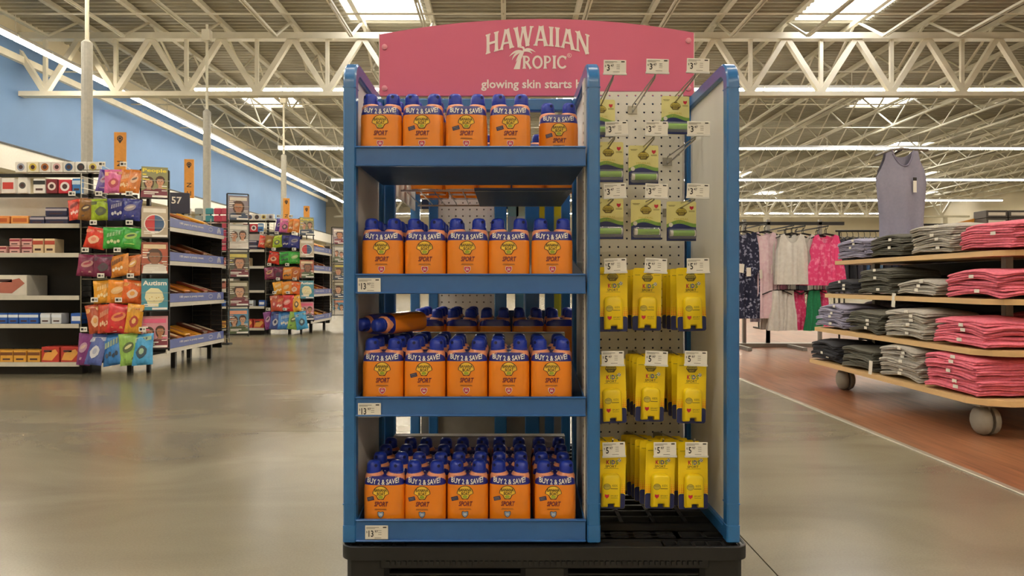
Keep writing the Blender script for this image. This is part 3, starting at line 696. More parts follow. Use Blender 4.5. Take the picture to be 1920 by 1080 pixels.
# kids sunscreen sticks
kyel = mat('kids_yellow', '#f8d814', .36, var=.04, coat=.2); korange = mat('kids_orange', '#ef7f1c', .45); kblue = mat('kids_blue', '#2b4fae', .4)
def kids_card():
    mb = MB().prism(rr2(-.039, .039, -.165, .006, .006), (0, 0, 0), (1, 0, 0), (0, 0, 1), (0, .0008, 0))
    mb.poly(rr2(-.0388, .0388, -.1648, -.125, .006), (0, -.0003, 0), mi=1)
    for i in range(15):
        for j in range(5):
            x, z = -.036+i*.0052, -.1215+j*.0048; s = .0024-.0003*j
            mb.poly([(x-s, z), (x, z-s), (x+s, z), (x, z+s)], (0, -.0003, 0), mi=2)
    mb.poly([(.015*math.cos(k*PI/10), -.022+.0125*math.sin(k*PI/10)) for k in range(11)]+[(-.008, -.031), (.008, -.031)], (0, -.0003, 0), mi=3)
    mb.poly([(.0132*math.cos(k*PI/10), -.0215+.0108*math.sin(k*PI/10)) for k in range(11)], (0, -.0005, 0), mi=4)
    mb.text('BANANA', .005, (0, -.0007, -.018), mi=3, width=.021, bold=.02); mb.text('BOAT', .0048, (0, -.0007, -.0265), mi=4, width=.013, bold=.02)
    x = -.0125
    for ch, mi, w_ in (('K', 6, .0085), ('I', 7, .0025), ('D', 5, .0085), ('S', 7, .007)):
        mb.text(ch, .0115, (x+w_/2, -.0004, -.0435), mi=mi, bold=.03, width=w_); x += w_+.0016
    mb.text('SPORT', .0066, (0, -.0004, -.0545), mi=3, bold=.02, width=.029)
    mb.rect(-.018, .02, -.0602, -.0595, -.0004, 3)
    mb.poly([(.0215+.005*math.cos(k*PI/6), -.0375+.005*math.sin(k*PI/6)) for k in range(12)], (0, -.0004, 0), mi=8)
    for k in range(4): mb.poly([(.0215+.003*math.cos(k*1.7)+.0014*math.cos(q*2*PI/5), -.0375+.003*math.sin(k*1.7)+.0014*math.sin(q*2*PI/5)) for q in range(5)], (0, -.0006, 0), mi=3)
    mb.rect(-.034, -.02, -.0135, -.0125, -.0004, 3); mb.rect(.018, .034, -.0135, -.0125, -.0004, 3)
    mb.poly([(.006*math.cos(k*PI/3), -.0125+.002*math.sin(k*PI/3)) for k in range(6)], (0, -.0004, 0), mi=3)
    return mb.mesh('card', [kyel, navy, korange, mat('card_brown'), mat('card_gold'), kblue, red, greenp, paper])
for a in ('K', 'I', 'D', 'S'): text_data(a, .03, 0)
KCARD = kids_card()
def kids_stick():
    mb = MB(); rings = []
    def rr(y, ins, top):
        pts = []; x = .0245-ins; z0, z1 = -.158+ins, -.0715-ins
        rt = .014
        pts += [(x, y, z0), (x, y, z1-rt)]
        pts += [(x-rt+rt*math.cos(k*PI/10), y, z1-rt+rt*math.sin(k*PI/10)) for k in range(1, 5)]+[(x-rt, y, z1)]
        pts += [(-(x-rt)-rt*math.sin(k*PI/10), y, z1-rt+rt*math.cos(k*PI/10)) for k in range(0, 5)]+[(-x, y, z1-rt), (-x, y, z0)]
        pts += [(-.009, y, z0), (-.009, y, z0+.0085), (.009, y, z0+.0085), (.009, y, z0)]
        return pts
    mb.loft([rr(-.0008, 0, 0), rr(-.012, 0, 0), rr(-.0165, .002, 0), rr(-.0185, .0055, 0)])
    return mb
KST = kids_stick().mesh('stick', kyel, True)
kp = MB()
kp.poly([(-.012+.0095*math.cos(k*PI/8), -.103+.008*math.sin(k*PI/8)) for k in range(16)], (0, -.0188, 0), mi=0)
kp.poly([(-.012+.0085*math.cos(k*PI/8), -.103+.007*math.sin(k*PI/8)) for k in range(16)], (0, -.019, 0), mi=1)
kp.text('BANANA', .0035, (-.012, -.0192, -.1005), width=.013); kp.text('KIDS', .0055, (.0085, -.0188, -.1), mi=0, width=.013); kp.rect(-.003, .016, -.1085, -.1068, -.0188, 0)
sh = [(-.0055, .005), (0, .0035), (.0055, .005), (.0055, -.001), (0, -.0065), (-.0055, -.001)]
kp.poly([(a-.012, b-.1275) for a, b in sh][::-1], (0, -.0188, 0), mi=2); kp.text('SPORT', .004, (.007, -.0188, -.1265), width=.019); kp.rect(-.002, .016, -.132, -.1312, -.0188, 0)
kp.rect(-.006, .006, -.1475, -.1465, -.0188, 0)
KPR = kp.mesh('stick_print', [mat('card_brown'), mat('card_gold'), red])
KSETS = {(3, 0): [(.86, .03), (.7, .1), (.5, .0)], (3, 1): [(.68, -.03), (.52, .12), (.36, -.1), (.2, .1)], (3, 2): [(.78, .05), (.6, -.12), (.45, .1), (.3, 0)],
         (4, 0): [(.88, .04), (.66, -.1), (.45, .05)], (4, 1): [(.8, .05), (.62, -.08), (.46, .1), (.3, -.06)], (4, 2): [(.88, .06), (.68, -.05), (.5, .1), (.3, 0)],
         (5, 0): [(.9, .02), (.72, .1), (.56, -.06), (.4, .05)], (5, 1): [(.9, .05), (.74, -.08), (.6, .04), (.46, -.1), (.32, .06), (.18, 0)], (5, 2): [(.92, .03), (.76, .08), (.6, -.06), (.46, .05), (.3, 0)]}
for (r, c), lst in KSETS.items():
    for k, (f, yaw) in enumerate(lst):
        p = hook_at(r, c, f)
        t = thing('kids_sunscreen_card', 'yellow kids sunscreen stick card, %s row, %s column hook, %s' % (RN[r], CN[c], 'frontmost' if k == 0 else '%s from the front' % ORD[k]), 'sunscreen stick',
                  p+Vector((0, 0, .011)), (0, random.uniform(-.03, .03), yaw), 'kids sunscreen cards on hooks')
        ob('card', KCARD, t); s = ob('stick', KST, t)
        if k < 2: ob('stick_print', KPR, s)

# cards hanging on the far side, glimpsed between the posts
for z in (1.12, .82): rk('rear_hang_rail', MB().bar((-.02, 2.972, z), (.25, 2.972, z), .012), chrome)
for i, (x, c, c2) in enumerate(((.03, '#8fc4bf', '#d8e6e2'), (.065, '#c9d8b4', '#e6e6d6'), (.142, '#e6cf20', '#e8d850'), (.207, '#e8d21a', '#e6d850'), (.06, '#d8dcd0', '#8fc4bf'), (.205, '#e8d21a', '#c8b820'))):
    z = .92 if i < 4 else .62
    m_ = MB().prism(rr2(-.022, .022, 0, .2, .004), (0, 0, 0), (1, 0, 0), (0, 0, 1), (0, .0012, 0)).poly(rr2(-.02, .012, .05, .15, .003), (0, -.0006, 0), mi=1).mesh('card', [cm(c), cm(c2)])
    tag(ob('hanging_card', m_, None, (x, 2.985, z)), '%s hanging card glimpsed through the %s gap between rear posts, %s' % (['teal', 'pale green', 'yellow', 'yellow', 'white', 'yellow'][i], ['first', 'first', 'second', 'third', 'first', 'third'][i], 'upper level' if i < 4 else 'lower level'), 'hanging card', 'cards on the far side')
for i, px in enumerate((1437, 1770)):
    tag(ob('steel_column', MB().box(-.16, .16, -.16, .16, 0, 5.6).box(-.2, .2, -.2, .2, 0, .03).mesh('c', steel), None, ((px-VX)*54/F, 54.0, 0)), 'white steel roof column far away, %s of the two' % ['left', 'right'][i], 'column', 'far roof columns')

# ================================================================== checkout shelving on the left
shelfm = mat('shelf_dark', '#1d1c1c', .55); rail = mat('price_rail', '#d2cdbf', .4, var=.04)
CN_ = {'#': 'white'}
def cname(h):
    h = h.lstrip('#'); r, g, b = [int(h[i:i+2], 16) for i in (0, 2, 4)]
    mx, mn = max(r, g, b), min(r, g, b)
    if mx-mn < 30: return 'white' if mx > 200 else ('grey' if mx > 90 else 'black')
    if r == mx and g > r*.75: return 'yellow' if b < g*.75 else 'cream'
    if r == mx and g > r*.48 and b < g: return 'orange' if r > 190 else 'brown'
    if r == mx and b > r*.62: return 'pink' if r > 170 else 'maroon'
    if r == mx: return 'red' if r > 150 else 'brown'
    if g == mx: return 'lime green' if r > g*.6 else ('green' if b < g*.8 else 'teal')
    if r > b*.75: return 'purple'
    return 'teal' if g > b*.85 else ('light blue' if g > 140 else ('blue' if b > 110 else 'navy'))
# snack bag: pillow with crimped ends
def bag_mesh(seed):
    rnd = random.Random(seed); n, m = 10, 12; mb = MB(); front = []; back = []
    for j in range(m+1):
        for i in range(n+1):
            u, v = i/n*2-1, j/m*2-1
            bul = max(0, (1-abs(u)**2.6))*max(0, 1-abs(v)**5)
            wob = .012*math.sin(5*u+seed)*math.sin(4*v+seed*2)+rnd.uniform(-.006, .006)
            w_ = 1-.06*(1-abs(v))*abs(u)
            x, z = u*.5*w_, v*.5
            front.append((x, -(.17*bul+wob*2*bul)-.003, z)); back.append((x, (.1*bul)+.003, z))
    N = len(front); f = []
    for j in range(m):
        for i in range(n):
            a = j*(n+1)+i; f.append((a, a+1, a+n+2, a+n+1)); f.append((N+a, N+a+n+1, N+a+n+2, N+a+1))
    per = [i for i in range(n+1)]+[(j*(n+1)+n) for j in range(1, m+1)]+[m*(n+1)+i for i in range(n-1, -1, -1)]+[j*(n+1) for j in range(m-1, 0, -1)]
    for k in range(len(per)): a, b = per[k], per[(k+1) % len(per)]; f.append((a, N+a, N+b, b))
    return mb.add(front+back, f).mesh('bag', paper, True)
def mixhex(a, b, t): return '#'+''.join('%02x' % int(int(a[i:i+2], 16)*(1-t)+int(b[i:i+2], 16)*t) for i in (1, 3, 5))
BAGS = [bag_mesh(k) for k in range(4)]
def oval(kind):
    mb = MB(); c, s_ = math.cos(.3), math.sin(.3)
    def el(a, b, y, mi, n=14, cz=.03, j=0): mb.poly([(c*a*(1+j*(-1)**k)*math.cos(2*PI*k/n)-s_*b*math.sin(2*PI*k/n), cz+s_*a*math.cos(2*PI*k/n)+c*b*(1+j*(-1)**k)*math.sin(2*PI*k/n)) for k in range(n)], (0, y, 0), mi=mi)
    if kind == 0:
        el(.3, .15, -.19, 0, 12, .06); el(.2, .05, -.196, 1, 10, .08)
        mb.poly([(-.24, -.33), (.24, -.33), (.2, -.25), (-.2, -.25)], (0, -.15, 0), mi=0)
    elif kind == 1:
        for k in range(5): mb.poly([(-.3+.12*k, .02+.03*k), (-.21+.12*k, .04+.03*k), (-.19+.12*k, .22+.03*k), (-.27+.12*k, .2+.03*k)], (0, -.178 if k in (0, 4) else -.192, 0), mi=0)
        for k in range(4): mb.poly([(-.22+.14*k+.07*math.cos(q*PI/4), -.2+.05*((k*3) % 2)+.08*math.sin(q*PI/4)) for q in range(8)], (0, -.186, 0), mi=1)
    else:
        mb.poly([(-.44, .2), (.44, .28), (.44, .4), (-.44, .36)], (0, -.135, 0), mi=0)
        for k in range(4): mb.poly([(-.26+.14*k, .25+.012*k), (-.17+.14*k, .26+.012*k), (-.17+.14*k, .33+.012*k), (-.26+.14*k, .32+.012*k)], (0, -.14, 0), mi=1)
        el(.26, .2, -.192, 1, 9, -.1, .06); el(.13, .1, -.197, 0, 7, -.08)
    return mb.mesh('bag_print', [paper, ink])
OVALS = [oval(k) for k in range(3)]
bagm = lambda c: mat('bag_film_'+c[1:], c, .25, var=.22, scale=5, bump=.5, detail=4)
SMALLTAG = MB().cbox(-.03, .03, -.002, 0, -.02, .02, .001).rect(-.022, .0, -.01, .01, -.0026, 1).rect(.006, .022, -.008, .008, -.0026, 2).mesh('price_tag', [paper, ink, greyink])
boxcache = {}
def pbox(name, p0, w_, d, h, col, col2, label, cat, group, style=0, rot=0):       # printed carton: lid seam + front print
    t = thing(name, label, cat, p0, (0, 0, rot), group)
    k = (round(w_, 2), round(d, 2), round(h, 2), style)
    if k not in boxcache:
        b = min(.004, h*.1)
        body = MB().cbox(-w_/2, w_/2, 0, d, 0, h, b).mesh('carton', paper)
        pr = MB(); y = -.0008
        if style == 0: pr.rect(-w_*.4, w_*.4, h*.28, h*.72, y)
        elif style == 1: pr.poly([(.36*min(w_, h)*math.cos(q*PI/8), h*.5+.36*min(w_, h)*math.sin(q*PI/8)) for q in range(16)], (0, y, 0)).poly([(.2*min(w_, h)*math.cos(q*PI/8), h*.5+.2*min(w_, h)*math.sin(q*PI/8)) for q in range(16)], (0, y-.0006, 0), mi=1)
        elif style == 2: pr.rect(-w_*.5, w_*.5, h*.6, h*.86, y).rect(-w_*.3, w_*.3, h*.2, h*.34, y, 1)
        else: pr.poly([(-w_*.45, h*.15), (w_*.1, h*.12), (w_*.45, h*.6), (w_*.3, h*.85), (-w_*.3, h*.6)], (0, y, 0)).rect(-w_*.35, w_*.1, h*.66, h*.8, y, 1)
        boxcache[k] = (body, pr.mesh('front_print', [paper, ink]))
    a, b = boxcache[k]
    c = ob('carton', a, t, mats=[cm(col, .45, 'card')])
    ob('front_print', b, c, mats=[cm(col2, .45, 'card'), cm('#4a3030', .45, 'card')] if style else [cm(col2, .45, 'card')])
    return t
# magazine covers: flat print
def magazine(loc, rot, col, title, tcol, art, label, group, copies=3):
    for k in range(copies):
        off = Vector((math.sin(rot)*-.012*k, math.cos(rot)*.012*k, .004*k))
        t = thing('magazine', label if k == 0 else label.replace('front copy', '%s copy behind' % ORD[k-1]), 'magazine', Vector(loc)+off, (-.12, 0, rot), group)
        ob('pages', MB().box(-.104, .104, .0008, .006, .001, .269).mesh('pages', paper), t)
        mb = MB().box(-.105, .105, 0, .0009, 0, .27)
        if k == 0:
            y = -.0006
            if art == 'person' or art == 'couple':
                hs = sum(ord(c_) for c_ in label) % 7
                for n_, (px_, s) in enumerate([(.012*((hs % 3)-1), 1.35)] if art == 'person' else [(-.046, .9), (.044, .84)]):
                    zc = .13+.012*((hs+n_) % 3)
                    mb.poly([(px_-.072*s, .0), (px_+.072*s, .0), (px_+.066*s, zc-.075), (px_+.024*s, zc-.052), (px_-.024*s, zc-.052), (px_-.066*s, zc-.075)], (0, y, 0), mi=2)
                    lg = .03 if (hs+n_) % 2 else 0          # long or short hair
                    mb.poly([(px_+.046*s*math.cos(q*PI/8), zc+.012+(.05*s+(lg if math.sin(q*PI/8) < 0 else 0))*math.sin(q*PI/8)) for q in range(16)], (0, y-.0003, 0), mi=3)
                    mb.poly([(px_+(-.02)*s, zc-.06), (px_+.02*s, zc-.06), (px_+.018*s, zc-.02), (px_-.018*s, zc-.02)], (0, y-.0005, 0), mi=4)
                    mb.poly([(px_+.034*s*math.cos(q*PI/8)*(1-.18*max(0, -math.sin(q*PI/8))), zc+.045*s*math.sin(q*PI/8)) for q in range(16)], (0, y-.0006, 0), mi=4)
                    mb.poly([(px_+.036*s*math.cos(q*PI/8), zc+.02*s+.03*s*math.sin(q*PI/8)) for q in range(1, 8)], (0, y-.0007, 0), mi=3)
                    for e in (-1, 1): mb.rect(px_+e*.013*s-.006*s, px_+e*.013*s+.006*s, zc+.002, zc+.007, y-.0008, 3)
                    mb.rect(px_-.011*s, px_+.011*s, zc-.026*s, zc-.021*s, y-.0008, 6)
                    mb.rect(px_-.003*s, px_+.003*s, zc-.012*s, zc, y-.0008, 6)
                for q in range(4): mb.rect(-.095, -.095+.03+.012*((hs+q) % 3), .2-.022*q, .21-.022*q, y-.0009, 5 if q % 2 else 1)
                for q in range(3): mb.rect(.055+.01*((hs*q) % 3), .097, .1-.02*q, .109-.02*q, y-.0009, 5 if q % 2 == 0 else 1)
            elif art == 'head':
                mb.poly([(-.05, .03), (.03, .03), (.032, .06), (.06, .07), (.075, .1), (.06, .16), (.03, .19), (-.03, .195), (-.07, .16), (-.078, .11), (-.06, .07)], (0, y, 0), mi=4)
                for q in range(7): mb.poly([(-.04+.018*q+.005*math.cos(a_*PI/3), .1+.02*math.sin(q*2.2)+.005*math.sin(a_*PI/3)) for a_ in range(6)], (0, y-.0004, 0), mi=2)
            elif art == 'disc':
                mb.poly([(.085*math.cos(q*PI/12), .12+.085*math.sin(q*PI/12)) for q in range(24)], (0, y, 0), mi=5)
                mb.poly([(.076*math.cos(-PI/2+q*PI/12), .12+.076*math.sin(-PI/2+q*PI/12)) for q in range(13)], (0, y-.0003, 0), mi=3)
                mb.poly([(.076*math.cos(PI/2+q*PI/12), .12+.076*math.sin(PI/2+q*PI/12)) for q in range(13)], (0, y-.0003, 0), mi=2)
            if title: mb.text(title, .042, (0, y-.0008, .238), mi=1, bold=.03, width=min(.19, .036*len(title)))
            else: mb.rect(-.09, .09, .218, .256, y-.0008, 1)
            mb.rect(-.085, .03, .045, .055, y-.001, 5).rect(-.085, .0, .03, .038, y-.001, 5).rect(-.02, .1, .004, .022, y-.001, 5)
        ob('cover', mb.mesh('cover', [cm(col, .3, 'gloss'), cm(tcol, .3, 'gloss'), cm({'disc': '#bf3038', 'head': '#c0a040'}.get(art, ['#3b4a62', '#e0d8cc', '#7a3040', '#50603c'][sum(ord(c_) for c_ in label) % 4]), .3, 'gloss'),
                                      cm('#33557c' if art == 'disc' else '#4a2f22', .3, 'gloss'), cm('#e4dcae' if art == 'head' else ['#c58f70', '#a87250', '#d0a080', '#8a5a40'][len(label) % 4], .3, 'gloss'), cm('#ece7dc', .3, 'gloss'), cm('#9c5a48', .3, 'gloss')]), t)

def checkout(dy, which, seed):
    rnd = random.Random(seed); V3 = lambda x, y, z: Vector((x, y+dy, z)); Y0 = 6.45
    S = '%s checkout' % which
    g = thing('checkout_shelving', 'black candy and magazine shelving unit at the %s' % S, 'shelving', (-3.9, Y0+dy, 0), group='checkout shelving')
    G = Matrix.Translation((3.9, -Y0, 0))
    def gp(name, mb, m, parent=g): mb.xform(G); return ob(name, mb.mesh(name, m), parent)
    gp('back_panel', MB().box(-4.75, -3.42, 6.86, 6.88, .06, 1.62), shelfm); gp('back_panel', MB().box(-3.44, -3.42, 6.6, 8.05, .1, 1.45), shelfm)
    gp('end_panel', MB().box(-3.42, -3.09, 8.045, 8.06, .1, 1.45), shelfm)
    gp('header_board', MB().box(-4.75, -3.7, 6.84, 6.86, 1.42, 1.62), white)
    gp('base', MB().box(-4.75, -3.75, 6.55, 6.86, 0, .07), blackm)
    for x in (-3.72, -3.2): gp('post', MB().box(x-.015, x+.015, 6.62, 6.65, 0.0, 1.8), blackm)
    for z in (1.316, 1.06, .688, .442, .107):
        s = gp('shelf', MB().box(-4.75, -3.72, 6.46, 6.86, z-.02, z), shelfm); gp('price_rail', MB().prism([(6.462, z+.004), (6.462, z-.034), (6.45, z-.034), (6.445, z+.004)], (-4.75, 0, 0), (0, 1, 0), (0, 0, 1), (1.03, 0, 0)), rail, s)
    for z in (1.78, 1.6): gp('top_rail', MB().box(-4.75, -3.6, 6.62, 6.65, z-.03, z), blackm)
    for k in range(30): gp('wire', MB().bar((-3.69, 6.43, .28+.05*k), (-3.69, 6.84, .28+.05*k), .005), chrome)
    gp('wire', MB().bar((-3.69, 6.43, .25), (-3.69, 6.43, 1.76), .008), chrome); gp('wire', MB().bar((-3.69, 6.84, .25), (-3.69, 6.84, 1.76), .008), chrome)
    for k in range(26): gp('wire', MB().bar((-3.4, 8.03, .2+.05*k), (-3.0, 8.03, .2+.05*k), .005), chrome)
    for x in (-3.0, -3.2, -3.4): gp('wire', MB().bar((x, 8.03, .17), (x, 8.03, 1.5), .008), chrome)
    # goods on the front shelves (pixel boxes of the nearest unit)
    def boxes(lst, Y, depth, row, kind, cat):
        for i, (a, b, c, d, col, col2, st) in enumerate(lst):
            p = P((a+b)/2, d, Y); w_ = (b-a)*Y/F*.97; h = (d-c)*Y/F
            pbox(kind, V3(p.x, Y, row[1] if row[1] is not None else p.z), w_, depth, h, col, col2, '%s %s, %s from left on the %s of the %s' % (cname(col), kind.replace('_', ' '), ORD[i], row[0], S), cat, '%ss at the checkouts' % kind.replace('_', ' '), st)
    wcol = ['#e8e4dc', '#e4dcc0', '#e0dcd4', '#e6e0d8', '#d8d4cc', '#e4e2dc', '#dcd8d0']; acc = ['#c9b65a', '#9aa0b0', '#c8b04a', '#a8672e', '#d4a8a8', '#28507a', '#303438']
    lst = []
    for i in range(7): lst.append((28+i*22.5, 50+i*22.5, 302, 322, wcol[i], acc[(i+seed) % 7], 1))
    boxes(lst, 6.55, .06, ('top rail', 1.781), 'gift_card_pack', 'gift card')
    boxes([(-30, 0, 332, 363, '#e6d8d0', '#c23a3a', 0), (2, 28, 334, 363, '#e8e2da', '#c2403a', 0), (33, 51, 331, 361, '#ece8e0', '#555555', 1), (62, 85, 330, 358, '#ece8e0', '#333333', 2),
           (86, 108, 329, 356, '#7a2630', '#e8d8d0', 1), (109, 134, 331, 357, '#c83040', '#ece4e0', 1), (135, 152, 331, 359, '#3a78b8', '#c8dcec', 2)], 6.6, .05, ('second rail', 1.601), 'gift_card_box', 'gift card')
    boxes([(-25, 18, 401, 417, '#d88a4a', '#b85a2a', 0), (20, 54, 401, 417, '#e09a50', '#b8602a', 0), (55, 83, 402, 417, '#2a2c4a', '#b0a8b0', 2), (84, 128, 401, 417, '#2a2c48', '#b0a8b0', 2)], 6.49, .22, ('upper shelf', 1.3165), 'carton', 'carton')
    pbox('carton', V3(P(105, 400, 6.5).x, 6.5, 1.3165+16*6.49/F+.002), .19, .2, .072, '#2c2e4c', '#b0a8b0', 'navy carton stacked on top of another on the upper shelf of the %s' % S, 'carton', 'cartons at the checkouts', 2)
    lst = []
    for k, x in enumerate((-30, -8, 17, 40, 61, 83)): lst.append((x, x+20, 441 if k > 3 else 455, 469, '#d8a8a0' if k < 4 else '#e0c8a0', '#8c2c3c' if k < 4 else '#b04838', 2))
    boxes(lst, 6.5, .14, ('second shelf', 1.0605), 'cookie_pack', 'snack pack')
    for k, x in enumerate((17, 40)):
        pbox('cookie_pack', V3(P(x+10, 455, 6.5).x, 6.5, 1.0605+14*6.5/F+.002), .09, .13, .066, '#d4a49c', '#902e40', 'pink cookie pack stacked on another, %s pair, second shelf of the %s' % (ORD[k], S), 'snack pack', 'cookie packs at the checkouts', 2)
    boxes([(-20, 51, 511, 550, '#d8d2c4', '#b06a5a', 3)], 6.52, .3, ('third shelf', .6885), 'shipping_carton', 'carton')
    lst = [(x, x+19, 584, 604, '#2c5aa8' if k < 5 else '#d0d4d8', '#dce4ee', 2) for k, x in enumerate((-25, -5, 15, 35, 53, 75, 96))]
    lst.append((132, 153, 584, 604, '#3060b8', '#e4e8f0', 0))
    boxes(lst, 6.5, .12, ('fourth shelf', .4425), 'tissue_pack', 'tissue pack')
    lst = [(x, x+24, 650, 672, '#d8a040', '#7a4a28', 2) for x in (-27, 0, 25, 51)]+[(77, 111, 643, 672, '#b83a30', '#e0a050', 3), (113, 149, 643, 672, '#b03830', '#dca050', 3)]
    boxes(lst, 6.47, .2, ('bottom shelf', .1075), 'snack_carton', 'snack carton')
    # snack bags on the wire rack
    rows = [(318, 362, [(186, 206, '#4a3080'), (200, 228, '#d06a9a'), (226, 246, '#cf7a32'), (243, 262, '#c8742e')]),
            (373, 413, [(131, 150, '#c8402c'), (151, 174, '#8a6030'), (175, 205, '#98b02c'), (206, 232, '#2a2c70'), (231, 262, '#343a84')]),
            (427, 466, [(163, 197, '#cf3a26'), (198, 232, '#35983a'), (231, 263, '#3fa03c')]),
            (478, 518, [(150, 180, '#7a2a4a'), (180, 208, '#6a2440'), (208, 241, '#cf8434'), (240, 263, '#b0602c')]),
            (526, 568, [(180, 208, '#d99a30'), (206, 236, '#dd8a2c'), (234, 264, '#d8662e')]),
            (571, 624, [(167, 190, '#a84a2c'), (186, 208, '#b04028'), (206, 241, '#c83438'), (240, 264, '#d89a34')]),
            (626, 684, [(147, 170, '#7a3a78'), (168, 195, '#4a5a9a'), (195, 232, '#3a78b8'), (228, 256, '#8cb45a'), (252, 284, '#4498c8')])]
    for r, (y0, y1, lst) in enumerate(rows):
        z = P(0, y0, 6.4).z+.012
        gp('hang_bar', MB().bar((-3.72, 6.5, z), (-3.16, 6.5, z), .008), chrome)
        for i, (a, b, c) in enumerate(lst):
            Y = 6.42-.012*(i % 2)-(.03 if r > 4 else 0); p = P((a+b)/2, (y0+y1)/2, Y); w_ = (b-a)*Y/F*1.2; h = (y1-y0)*Y/F*1.03
            t = thing('snack_bag', '%s snack bag, %s from left in %s row of wire rack, %s' % (cname(c), ORD[i], ORD[r], S), 'snack bag', V3(p.x, Y, p.z), (rnd.uniform(-.3, .0), rnd.uniform(-.2, .2), rnd.uniform(-.15, .45)), 'snack bags on the checkout wire racks')
            o = ob('bag', BAGS[(i+r+seed) % 4], t, mats=[bagm(c)]); o.scale = (w_, min(w_, h)*.9, h)
            q = ob('bag_print', OVALS[(i*2+r) % 3], t, mats=[cm(mixhex(c, rnd.choice(['#e8e0d0', '#e8d060', '#e0c8a0', '#201828']), .5), .4, 'gloss'), cm(mixhex(c, rnd.choice(['#a02838', '#e8e4d8', '#303030', '#e8d8b0']), .75), .4, 'gloss')]); q.scale = (w_, min(w_, h)*.9, h)
            for x_ in (-.25, .25): pass
            tag(ob('price_tag', SMALLTAG, None, V3(p.x+.01, 6.36, z+.03), (0, 0, .05)), 'small white price tag above the %s bag of the %s row, %s' % (ORD[i], ORD[r], S), 'price tag', 'checkout price tags') if i % 2 == 0 else None
            if i % 2 == 0: gp('tag_wire', MB().bar((p.x+.01, 6.5, z), (p.x+.01, 6.362, z+.02), .004), chrome)
    # magazine racks: near and far end of the side face
    mags = [(1.545, '#8c8a60', 'People', '#e8d040', 'couple'), (1.2, '#b8a890', '', '#e4dccc', 'disc'), (.885, '#a85038', '', '#e0c8a0', 'person'), (.565, '#3f8ca0', 'Autism', '#f0ece0', 'head'), (.235, '#c88a94', '', '#d85a80', 'couple')]
    mags2 = [(1.5, '#8a8088', '', '#d8d0c0', 'person'), (1.18, '#b0b0a8', '', '#e0dcd0', 'couple'), (.87, '#5a584c', '', '#d8c860', 'person'), (.55, '#70684c', '', '#d0c8b0', 'person'), (.24, '#5a90b0', '', '#e8a080', 'couple')]
    for q, (bx, by, ml, nm) in enumerate(((-3.06, 6.45, mags, 'near'), (-2.96, 8.2, mags2, 'far'))):
        rot = .42; u = Vector((math.cos(rot), math.sin(rot), 0)); nrm = Vector((math.sin(rot), -math.cos(rot), 0))
        B = Vector((bx, by, 0)); back = B-nrm*.1
        fr = MB()
        for s in (-1, 1):
            a = back+u*.112*s; fr.bar(a+Vector((0, 0, .2)), a+Vector((0, 0, 1.8)), .014)
        for zz in (.3, 1.4): fr.bar(back-u*.11+Vector((0, 0, zz)), (-3.2, 6.64 if q == 0 else 8.03, zz), .012)
        gp('rack_frame', fr.bar(back-u*.112+Vector((0, 0, 1.8)), back+u*.112+Vector((0, 0, 1.8)), .012), blackm)
        for k, (z, col, ti, tc_, art) in enumerate(ml):
            po = gp('pocket', MB().bar(B-u*.11+nrm*.012+Vector((0, 0, z-.006)), B+u*.11+nrm*.012+Vector((0, 0, z-.006)), .012).bar(B-u*.112+Vector((0, 0, z-.006)), back-u*.112+Vector((0, 0, z-.006)), .01).bar(B+u*.112+Vector((0, 0, z-.006)), back+u*.112+Vector((0, 0, z-.006)), .01), blackm)
            for zz in (.1, .17): gp('retaining_wire', MB().bar(B-u*.11+nrm*.014+Vector((0, 0, z+zz-.02)), B+u*.12+nrm*.014+Vector((0, 0, z+zz-.02)), .004), chrome, po)
            magazine(V3(B.x+nrm.x*.003, B.y+nrm.y*.003, z), rot, col, ti, tc_, art, '%s magazine in the %s pocket of the %s rack, %s, front copy' % (cname(col), ['top', 'second', 'third', 'fourth', 'bottom'][k], nm, S), 'magazines at the checkouts')
    # candy shelves facing the main aisle
    strip = mat('periwinkle_strip', '#5a68a8', .4); 
    for k, z in enumerate((1.31, 1.0, .62, .2)):
        s = gp('candy_shelf', MB().box(-3.42, -3.06, 6.66, 8.02, z-.02, z).prism([(-3.4, z), (-3.06, z), (-3.06, z+.004), (-3.4, z+.118)], (0, 6.68, 0), (1, 0, 0), (0, 0, 1), (0, 1.32, 0)), shelfm)
        gp('price_rail', MB().box(-3.062, -3.052, 6.66, 8.02, z-.035, z+.002), rail, s)
        mb = MB().box(-3.056, -3.05, 6.68, 8.0, z+.005, z+.085)
        mb.text('100 years is pretty sweet.', .026, (-3.0492, 7.2, z+.05), (0, 1, 0), (0, 0, 1), 1, .02, 0, .55)
        for a_ in (.022, .034, .046):
            for p in ringpts(7.87, z+.012, a_, a_*1.3, .007, .1, PI-.1, 8): mb.poly(p, (-3.0492, 0, 0), (0, 1, 0), (0, 0, 1), 1)
        for p in ringpts(7.65, z+.045, .05, .018, .004, 0, 2*PI, 14): mb.poly(p, (-3.0492, 0, 0), (0, 1, 0), (0, 0, 1), 1)
        gp('candy_strip', mb, [strip, paper], s)
        cols = ['#c87828', '#d89a30', '#7a4428', '#8a3c28', '#5a3024', '#3a2420', '#4a2820', '#a06038', '#6a3a28']
